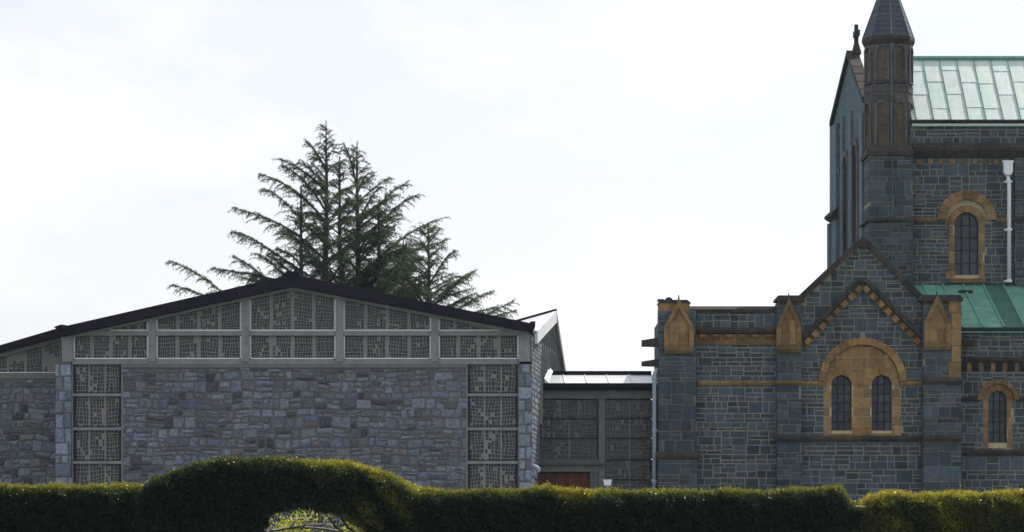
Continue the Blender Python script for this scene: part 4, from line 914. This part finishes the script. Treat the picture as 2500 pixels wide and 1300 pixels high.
# ================================================================== CEDARS behind the chapel
def cedar(label, px, ytop, Y, specs, rad, seedk, extra=(), leaders=(), zlow=5.5, tip=(.12, .17), step=1.0):
    rs = np.random.default_rng(seedk)
    X0 = PX(px, Y); zt2 = PZ(ytop, Y)
    root = thing('cedar_tree', label, 'tree', (X0, Y, 0), 'cedars behind the chapel roof')
    tr_ = MB(); K = 14
    tr_.tube([(X0+.18*math.sin(i*.9+seedk)*(1-i/K), Y+.15*math.cos(i*1.1), zt2*i/K) for i in range(K+1)], [rad*(1-i/K)**.8+.015 for i in range(K+1)], 8)
    trunk = tr_.build('trunk', M['bark'], root, smooth=True)
    bp, bd, bs, bt = [], [], [], []; wood = MB(); limbs = MB()
    def tuft_line(p, q, step, size, tone):
        d = q-p; L = np.linalg.norm(d); n = max(1, int(L/step))
        for i in range(n):
            f = (i+rs.random())/n; bp.append(p+d*f+rs.normal(size=3)*.02); bd.append(d/(L+1e-9)); bs.append(1.0*size*(1-.35*f)); bt.append(tone)
    def branch(p0, vec, sag, dens=1.0, thick=.05):
        """a limb that climbs then nods at the tip, feathered with flat branchlets"""
        vec = np.array(vec, float); L = np.linalg.norm(vec); n = max(4, int(L/.4)); pts = []
        hv = np.array([vec[0], vec[1], 0.]); hl = np.linalg.norm(hv)+1e-6; hd = hv/hl; side = np.array([-hd[1], hd[0], 0])
        wob = rs.normal(size=2)*.06*L
        for i in range(n+1):
            f = i/n; z = vec[2]*(f*(1+sag)-sag*f*f)
            pts.append(np.array(p0)+hv*f+np.array([0, 0, z])+side*wob[0]*math.sin(f*3)+np.array([0, 0, wob[1]*.5*math.sin(f*5)]))
        limbs.tube([Vector(p) for p in pts], [thick*(1-.85*i/n)+.008 for i in range(n+1)], 5)
        tone = rs.random()
        for i in range(n):
            a, b_ = pts[i], pts[i+1]; f = (i+.5)/n; dd = (b_-a); sl = np.linalg.norm(dd); dd = dd/(sl+1e-9)
            if f > .12: tuft_line(a, b_, .07/dens, .15, tone)
            m_ = max(1, int(round(sl/.15*dens)))
            for k in range(m_):
                if f < .08+.1*rs.random(): continue
                s_ = 1 if rs.random() < .5 else -1
                bl = (.20+.62*math.sin(min(1, (1-f)*1.25+.08)*math.pi*.62)*min(1.0, .35+L*.18))*rs.uniform(.55, 1.25)
                dr_ = dd*rs.uniform(.35, .9)+side*s_*rs.uniform(.4, 1.0)+np.array([0, 0, rs.uniform(-.75, .08)]); dr_ /= np.linalg.norm(dr_)
                o = a+(b_-a)*(k+rs.random())/m_; e = o+dr_*bl; e2 = e+dr_*bl*.3+np.array([0, 0, -.16*bl])
                wood.tube([Vector(o), Vector(e), Vector(e2)], [.012, .008, .004], 3)
                tuft_line(o, e, .062/dens, .135, tone); tuft_line(e, e2, .06, .12, tone)
                if rs.random() < .55:        # hanging spray
                    h0 = o+dr_*bl*rs.uniform(.2, .9); hh = h0+np.array([rs.normal()*.06, rs.normal()*.06, -rs.uniform(.1, .34)]); tuft_line(h0, hh, .06, .11, tone)
    H = zt2
    for (lx, lt, zb) in [(0, H, zlow)]+[(PX(q, Y)-X0, PZ(w, Y), zz) for q, w, zz in leaders]:
        if lx:
            tr2 = MB(); pts = []; sx = X0; 
            for i in range(9):
                f = i/8; pts.append((X0+lx*min(1, f*2.2)**.7, Y-.3*f, zb+(lt-zb)*f))
            tr2.tube(pts, [rad*.55*(1-.9*i/8)+.015 for i in range(9)], 7); tr2.build('leader', M['bark'], root, smooth=True)
        z = zb
        tuft_line(np.array([X0+lx, Y-.3*(lx != 0), lt-1.6]), np.array([X0+lx, Y-.3*(lx != 0), lt]), .035, .12, .4)
        while z < lt-.3:
            h = lt-z; az = rs.uniform(0, 2*math.pi); c, s_ = math.cos(az), math.sin(az)
            wl_, wr_ = specs if lx == 0 else (.38, .38)
            wd = wl_ if c < 0 else wr_; hh_ = min(h, 7.0); Lm = (tip[0]+tip[1]*h) if h < 1.7 else .42+wd*(hh_-1.1)*abs(c)+.22*(hh_-1.1)*abs(s_)+.1*max(0, h-7.0)
            Lm = min(Lm, 5.2)*rs.uniform(.55, 1.08); rise = rs.uniform(.42, .82) if h > 1.2 else rs.uniform(.7, 1.2)
            vis = 1.28 if z > 9.0 else .5
            branch((X0+lx, Y-.3*(lx != 0), z), (c*Lm, s_*Lm, Lm*rise*(1 if h > .7 else .6)), .5, vis, .018+.011*Lm)
            z += (rs.uniform(.12, .2) if h < 1.8 else step*rs.uniform(.15, .25) if z > 9.5 else rs.uniform(.5, .9))
    for (pb_, yb_, pe, ye, dy) in extra:
        p0 = np.array(P(pb_, yb_, Y)); e = np.array(P(pe, ye, Y+dy)); v = e-p0; branch(p0, v, .62, 1.35, .055)
    limbs.build('limbs', M['bark'], root, kind='stuff'); wood.build('twigs', M['bark'], root, kind='stuff')
    bp, bd, bs, bt = np.array(bp), np.array(bd), np.array(bs), np.array(bt); KB = 6
    pos = np.repeat(bp, KB, 0); d = unit(np.repeat(bd, KB, 0)*.55+rs.normal(size=(len(pos), 3))*.75+np.array([0, 0, .12]))
    ln = np.repeat(bs, KB)*rs.uniform(.6, 1.25, len(pos)); t = np.clip(np.repeat(bt, KB)*.6+rs.random(len(pos))*.5, 0, 1)[:, None]
    col = np.array([[.020, .060, .048]])*(1-t)+np.array([[.110, .160, .060]])*t
    blades(pos, d, ln, ln*.13+.005, col, 'crown', M['cedar'], root)
    return root
cedar('tallest cedar with single pointed leader and long left limbs, behind the roof ridge', 796, 296, 150, (.46, .30), .34, 3,
      extra=[(797, 640, 566, 502, -1), (797, 545, 632, 422, .5), (797, 470, 684, 388, -.5), (797, 700, 566, 574, 1), (800, 745, 516, 648, -1.2), (797, 420, 745, 345, 0), (740, 880, 412, 648, -2), (735, 800, 570, 625, -1), (797, 600, 640, 470, 1.2), (797, 520, 690, 400, 1), (735, 780, 590, 668, .6), (720, 900, 420, 690, -1)],
      leaders=[(736, 455, 9)])
cedar('second-tallest cedar with forked top, just right of the tallest one', 872, 345, 152, (.26, .74), .32, 5,
      extra=[(873, 620, 980, 520, -1), (873, 540, 930, 462, 0), (873, 470, 838, 345, -.3), (875, 700, 1022, 592, -1), (873, 760, 1010, 655, 1), (873, 650, 960, 560, .5), (873, 740, 1032, 640, -.6), (873, 800, 1040, 690, .4), (873, 690, 1000, 600, 1), (873, 820, 1000, 700, -1)],
      leaders=[(830, 385, 12), (925, 505, 10), (985, 590, 9)], tip=(.14, .26))
cedar('shortest cedar, its low right limbs trailing over the eaves beside the chapel', 1046, 545, 148, (.66, .62), .26, 9,
      extra=[(1046, 760, 1160, 668, -.5), (1046, 830, 1200, 712, 0), (1046, 880, 1262, 752, -1), (1046, 700, 1112, 615, .5), (1046, 760, 960, 640, 0), (1046, 860, 1215, 738, 1)], tip=(.25, .55), step=.75)

# ================================================================== YEW HEDGES AND ARCH
YK = 75.0; uk = YK/F
def hedge(label, outline, yf, yb, seedk, tonefn, open_fn=None, dens=1.0, ends=True, rr=.34, yoff=None, name='yew_hedge', cat='hedge', coarse=1.0):
    """clipped hedge: outline is [(px, top row)], leaves over its front, top and ends"""
    rs = np.random.default_rng(seedk); xs_ = np.array([PX(p, yf) for p, _ in outline]); zs2 = np.array([PZ(q+5, yf) for _, q in outline])
    top = lambda x: np.interp(x, xs_, zs2)
    lump = lambda x, z: .06*np.sin(3.1*x+seedk)+.09*np.sin(7.3*x+2.1*z+seedk*2)*np.sin(4.1*z+2.2*x)+.06*np.sin(11.7*x+9*z)*np.sin(6.1*x-8*z)+.03*np.sin(5*z+4*x)
    yo = yoff or (lambda x: 0*np.asarray(x, float))
    curl = lambda x, z: yo(x)+rr*(1-np.sqrt(np.clip(1-(np.clip(z-(top(x)-rr), 0, rr)/rr)**2, 0, 1)))
    root = thing(name, label, cat, (float(xs_.mean()), (yf+yb)/2, 0), 'clipped yew hedges')
    # inner mass, in upright slices so that the arch stays open
    core = MB(); n = max(4, int((xs_[-1]-xs_[0])/.12)); e = np.linspace(xs_[0]+.06, xs_[-1]-.06, n+1)
    for i in range(n):
        xm = (e[i]+e[i+1])/2; zt2 = float(top(xm))-.12; zb = 0.0
        if open_fn:
            zo = open_fn(xm)
            if zo is not None: zb = zo+.10
        if zt2 > zb+.05:
            y0c = yf+float(yo(xm)); pr = [(y0c+.15, zb), (y0c+.15, max(zb+.02, zt2-rr)), (y0c+.15+rr*.3, max(zb+.03, zt2-rr*.3)), (y0c+.15+rr, zt2), (yb-.12-rr, zt2), (yb-.12, max(zb+.02, zt2-rr)), (yb-.12, zb)]
            core.prism_x(pr, e[i], e[i+1]+.001)
    core.build('inner_twigs', M['yewcore'], root)
    W = xs_[-1]-xs_[0]; P_, D_n = [], []
    def addpts(p, nrm): P_.append(p); D_n.append(np.repeat(np.array([nrm], float), len(p), 0))
    dens *= 1.35; N1 = int(W*1.35*1500*dens); x = rs.uniform(xs_[0], xs_[-1], N1); z = top(x)-rs.uniform(0, 1, N1)**1.25*1.4; cu = curl(x, z); P_.append(np.stack([x, yf+lump(x, z)+cu+rs.uniform(0, .10, N1), z], 1)); tq = np.clip((cu-yo(x))/rr, 0, 1); D_n.append(np.stack([0*x, -(1-tq), .25+.9*tq], 1))
    N2 = int(W*1.7*420*dens); x = rs.uniform(xs_[0], xs_[-1], N2); z = rs.uniform(0, 1, N2)*np.maximum(.1, top(x)-1.3); addpts(np.stack([x, np.full(N2, yf)+yo(x)+lump(x, z)+rs.uniform(0, .1, N2), z], 1), (0, -1, .2))
    N3 = int(W*(yb-yf)*1000*dens); x = rs.uniform(xs_[0], xs_[-1], N3); y = yf+yo(x)+rr*.6+rs.random(N3)*(yb-yf-yo(x)-rr*.6); rim = np.abs((y-(yf+yb)/2)/((yb-yf)/2)); addpts(np.stack([x, y, top(x)-.05*rim**4-rs.uniform(0, .07, N3)+.5*lump(x*1.3, y*2)], 1), (0, -.1, 1))
    N5 = int(W*1.4*350*dens); x = rs.uniform(xs_[0], xs_[-1], N5); z = top(x)-rs.uniform(0, 1, N5)*1.4; addpts(np.stack([x, np.full(N5, yb)-rs.uniform(0, .1, N5), z], 1), (0, 1, .25))
    if ends:
        for xe, s_ in (((xs_[0], -1), (xs_[-1], 1)) if ends is True else ((xs_[0], -1),)):
            N4 = int((yb-yf)*2.4*700*dens); y = rs.uniform(yf, yb, N4); z = rs.uniform(max(0, top(xe)-1.6), top(xe), N4); addpts(np.stack([np.full(N4, xe)-s_*rs.uniform(-.03, .1, N4)+lump(y*2, z)*s_, y, z], 1), (s_, 0, .25))
    pos = np.concatenate(P_); nr = np.concatenate(D_n)
    if open_fn:
        zo = np.array([open_fn(v) if open_fn(v) is not None else -1 for v in pos[:, 0]]); keep = pos[:, 2] > zo+.0; pos, nr = pos[keep], nr[keep]
        # soffit of the arch
        N6 = 5200; x = rs.uniform(xs_[0], xs_[-1], N6); zo = np.array([open_fn(v) if open_fn(v) is not None else np.nan for v in x]); k_ = ~np.isnan(zo); x, zo = x[k_], zo[k_]
        p6 = np.stack([x, rs.uniform(yf, yb, len(x)), zo+rs.uniform(-.05, .12, len(x))], 1); pos = np.concatenate([pos, p6]); nr = np.concatenate([nr, np.repeat([[0, -.3, -1.]], len(x), 0)])
    sel = rs.random(len(pos)) < .62; pos, nr = pos[sel], nr[sel]
    N = len(pos); K = 6; age_sun = tonefn(pos, nr, rs)
    dm = unit(nr*.75+rs.normal(size=(N, 3))*.5+np.array([0, 0, .25])); sdv = unit(np.cross(dm, rs.normal(size=(N, 3)))); Ls = rs.uniform(.05, .15, N)*coarse+.10*(rs.random(N) < .02)
    kk = np.tile(np.arange(K), N); dm2 = np.repeat(dm, K, 0); sg = np.where(kk % 2 == 0, 1., -1.)[:, None]; ag = np.repeat(age_sun, K)
    pos2 = np.repeat(pos, K, 0)+dm2*(np.repeat(Ls, K)*kk/K)[:, None]
    d = unit(dm2*.7+np.repeat(sdv, K, 0)*sg*.75+rs.normal(size=(N*K, 3))*.22); ln = rs.uniform(.035, .065, N*K)*coarse
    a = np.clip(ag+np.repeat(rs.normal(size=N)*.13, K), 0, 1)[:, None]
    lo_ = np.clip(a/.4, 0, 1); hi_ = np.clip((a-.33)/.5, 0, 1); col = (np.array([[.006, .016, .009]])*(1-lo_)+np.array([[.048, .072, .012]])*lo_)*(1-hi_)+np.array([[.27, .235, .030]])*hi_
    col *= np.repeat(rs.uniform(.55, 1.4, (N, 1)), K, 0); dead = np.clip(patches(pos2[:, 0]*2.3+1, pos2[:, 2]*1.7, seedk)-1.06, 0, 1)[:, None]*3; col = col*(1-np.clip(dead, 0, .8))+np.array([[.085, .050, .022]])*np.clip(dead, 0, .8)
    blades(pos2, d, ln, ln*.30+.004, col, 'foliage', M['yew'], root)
    return root
def patches(x, z, k): return .5+.5*np.sin(1.9*x+k)*np.sin(2.3*z+1.3*x+2*k)+.25*np.sin(5.1*x+3*z+k)
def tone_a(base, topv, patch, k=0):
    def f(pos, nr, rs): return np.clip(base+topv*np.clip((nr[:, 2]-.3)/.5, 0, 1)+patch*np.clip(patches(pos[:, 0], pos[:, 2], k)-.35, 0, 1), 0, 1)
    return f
def jag(lst, k, amp=1.6):
    out = []; rj = random.Random(k)
    for (a, b_), (c, d) in zip(lst, lst[1:]):
        n = max(1, int((c-a)/9))
        for i in range(n): out.append((a+(c-a)*i/n, b_+(d-b_)*i/n+rj.uniform(-amp, amp)))
    return out+[lst[-1]]
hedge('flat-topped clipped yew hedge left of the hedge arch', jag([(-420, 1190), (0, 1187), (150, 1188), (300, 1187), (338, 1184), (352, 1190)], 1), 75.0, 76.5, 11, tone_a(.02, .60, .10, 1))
arch_l, arch_r = PX(634, 74.3), PX(905, 74.3)
def arch_open(x):
    if x < arch_l or x > arch_r: return None
    p = 1250+x/74.3*F
    if p < 654: row = 1300-(p-634)/20*56
    elif p < 800: row = 1244-8*math.sin((p-654)/146*math.pi)
    else: row = 1244+((p-800)/105)**1.3*60
    return PZ(row, 74.3)
def tone_arch_sun(pos, nr, rs):  # young gold tips; the rightward gold is sunlight put into leaf colour
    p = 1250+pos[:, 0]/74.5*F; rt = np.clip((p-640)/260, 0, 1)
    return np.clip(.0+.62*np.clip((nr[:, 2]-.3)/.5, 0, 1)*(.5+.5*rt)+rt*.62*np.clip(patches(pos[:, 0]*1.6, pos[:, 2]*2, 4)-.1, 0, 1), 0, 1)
hedge('humped yew hedge arch with a low opening showing golden leaves', jag([(344, 1196), (356, 1180), (400, 1158), (470, 1132), (540, 1123), (600, 1120), (700, 1121), (800, 1128), (870, 1133), (915, 1146), (960, 1168), (1000, 1186), (1040, 1195), (1075, 1199)], 2), 74.2, 76.4, 13, tone_arch_sun, arch_open, 1.0, ends='left', yoff=lambda x: .85*np.clip((1250+np.asarray(x, float)/74.4*F-800)/220, 0, 1)**1.5, name='hedge_arch', cat='hedge arch')
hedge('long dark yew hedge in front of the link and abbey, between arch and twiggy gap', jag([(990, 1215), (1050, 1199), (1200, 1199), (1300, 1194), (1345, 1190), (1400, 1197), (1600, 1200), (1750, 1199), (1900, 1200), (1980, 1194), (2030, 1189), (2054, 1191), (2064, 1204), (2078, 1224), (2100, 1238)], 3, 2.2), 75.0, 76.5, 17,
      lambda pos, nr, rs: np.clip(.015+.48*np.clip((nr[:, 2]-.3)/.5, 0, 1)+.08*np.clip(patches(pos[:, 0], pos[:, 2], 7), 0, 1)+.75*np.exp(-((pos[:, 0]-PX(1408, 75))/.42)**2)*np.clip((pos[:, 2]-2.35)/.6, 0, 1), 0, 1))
hedge('golden-tipped shaggy yew hedge right of the twiggy gap', jag([(2092, 1246), (2112, 1230), (2130, 1214), (2160, 1208), (2250, 1209), (2400, 1206), (2500, 1204), (2900, 1204)], 4, 3.0), 75.1, 76.6, 19, tone_a(.30, .62, .45, 2), None, .95, coarse=1.2)
# stems showing under the right foot of the arch
# twigs in the gap between the two right hedges
tw = thing('twiggy_gap_shrub', 'bare twigs and sparse leaves filling the gap in the yew hedge', 'shrub', (PX(2088, 75.6), 75.6, 0))
mb = MB(); tp_, td = [], []; rs = np.random.default_rng(5)
for i in range(34):
    b0 = np.array([PX(2088+rs.uniform(-26, 30), 75.3), 75.25+rs.uniform(-.25, .5), rs.uniform(0, 1.3)]); e = b0+np.array([rs.normal()*.22, rs.normal()*.15, rs.uniform(.7, 1.5)]); e[2] = min(e[2], 2.74); m_ = (b0+e)/2+rs.normal(size=3)*.07
    mb.tube([Vector(b0), Vector(m_), Vector(e)], [.014, .010, .004], 4)
    for k in range(60):
        f = rs.uniform(.3, 1); tp_.append(b0+(e-b0)*f+rs.normal(size=3)*.06); td.append(rs.normal(size=3)+np.array([0, -.2, .3]))
mb.tube([P(2066, 1240, 75.05), P(2090, 1237, 75.0), P(2122, 1239, 75.05)], [.022, .025, .018], 5)
mb.build('twigs', M['twig'], tw, kind='stuff')
tp_ = np.array(tp_); td = unit(np.array(td)); tt = rs.random((len(tp_), 1)); blades(tp_, td, rs.uniform(.05, .10, len(tp_)), rs.uniform(.015, .025, len(tp_)), np.array([[.018, .036, .012]])*(1-tt)+np.array([[.16, .17, .05]])*tt, 'foliage', M['yew'], tw)
mbx = MB(); arch_root = [o for o in C.objects if o.name.startswith('hedge_arch')][0]
for (a, b_, c, d, r) in ((900, 1300, 893, 1245, .10), (930, 1305, 905, 1240, .07), (868, 1300, 822, 1250, .04), (845, 1303, 790, 1249, .03), (915, 1300, 880, 1262, .05)):
    mb = MB(); p = P(a, b_, 75.2); p.z = 0; q = P(c, d, 75.0); k = P((a+c)/2+6, (b_+d)/2+15, 75.2)
    mb.tube([p, P(a, b_, 75.2), k, q], [r*1.2, r, r*.8, r*.6], 7); mb.build('stem', M['bark'], arch_root, smooth=True)

# ================================================================== GOLDEN SHRUBS AND BARE BRANCHES behind the arch
def gold_shrub(label, pc, ytop, hw, Y, n, seedk):
    rs = np.random.default_rng(seedk); X = PX(pc, Y); zt2 = PZ(ytop, Y); root = thing('golden_shrub', label, 'shrub', (X, Y, 0), 'golden shrubs behind the arch')
    mb = MB(); pp, dd = [], []
    for i in range(26):
        e = np.array([X+rs.normal()*hw*.55, Y+rs.normal()*.3, zt2-abs(rs.normal())*.42]); b0 = np.array([X+rs.normal()*.12, Y+rs.normal()*.1, 0]); m_ = (b0*.45+e*.55)+np.array([rs.normal()*.1, 0, .2])
        mb.tube([Vector(b0), Vector(m_), Vector(e)], [.02, .013, .005], 5)
        k = n//26
        for _ in range(k): pp.append(e+rs.normal(size=3)*np.array([.14, .12, .14])); dd.append(rs.normal(size=3)+np.array([0, -.2, .5]))
    mb.build('stems', M['twig'], root); pp = np.array(pp); dd = unit(np.array(dd)); t = rs.random((len(pp), 1))
    blades(pp, dd, rs.uniform(.07, .13, len(pp)), rs.uniform(.04, .07, len(pp)), np.array([[.16, .22, .02]])*(1-t)+np.array([[.50, .46, .04]])*t, 'foliage', M['gold'], root)
gold_shrub('golden-leaved shrub seen through the middle of the hedge arch', 712, 1262, .5, 80, 620, 31)
gold_shrub('golden-leaved shrub glimpsed between the stems at the arch right foot', 880, 1258, .6, 80.5, 700, 33)
br = thing('bare_branch', 'pale twisted bare branch lying low across the arch opening', 'branch', (PX(715, 78), 78, 0))
mb = MB(); YB = 78.0
for pts, r in (([(640, 1345), (652, 1291), (668, 1296), (690, 1292), (720, 1288), (760, 1289), (800, 1293), (840, 1299), (850, 1360)], .045), ([(700, 1291), (745, 1283), (775, 1281), (810, 1284)], .03), ([(742, 1288), (748, 1270), (745, 1258), (738, 1262)], .028), ([(705, 1292), (722, 1272), (727, 1262)], .022), ([(765, 1286), (800, 1279), (822, 1282)], .022)):
    mb.tube([P(a, b_, YB+.12*i) for i, (a, b_) in enumerate(pts)], [r*(1-.4*i/len(pts)) for i in range(len(pts))], 7)
mb.tube([P(652, 1291, YB+.1), (PX(648, YB), YB, 0)], .04, 6); mb.tube([P(840, 1299, YB+.8), (PX(846, YB), YB+.8, 0)], .04, 6)
mb.build('stem', M['twig'], br, smooth=True)

# ================================================================== HAZE: thin volume added to stand in for veiling lens glare
hz = MB(); hz.box(-3100, 3100, -3100, 4100, -1, 32); ho = hz.build('glare_haze', M['conc']); ho['kind'] = 'stuff'
hm = bpy.data.materials.new('glare_veil'); hm.use_nodes = True; hn = hm.node_tree.nodes; hn.remove(hn['Principled BSDF'])
pv = hn.new('ShaderNodeVolumePrincipled'); pv.inputs['Color'].default_value = (.62, .80, 1, 1); pv.inputs['Density'].default_value = .00010; pv.inputs['Anisotropy'].default_value = .55
hm.node_tree.links.new(pv.outputs[0], hn['Material Output'].inputs['Volume']); ho.data.materials.clear(); ho.data.materials.append(hm)
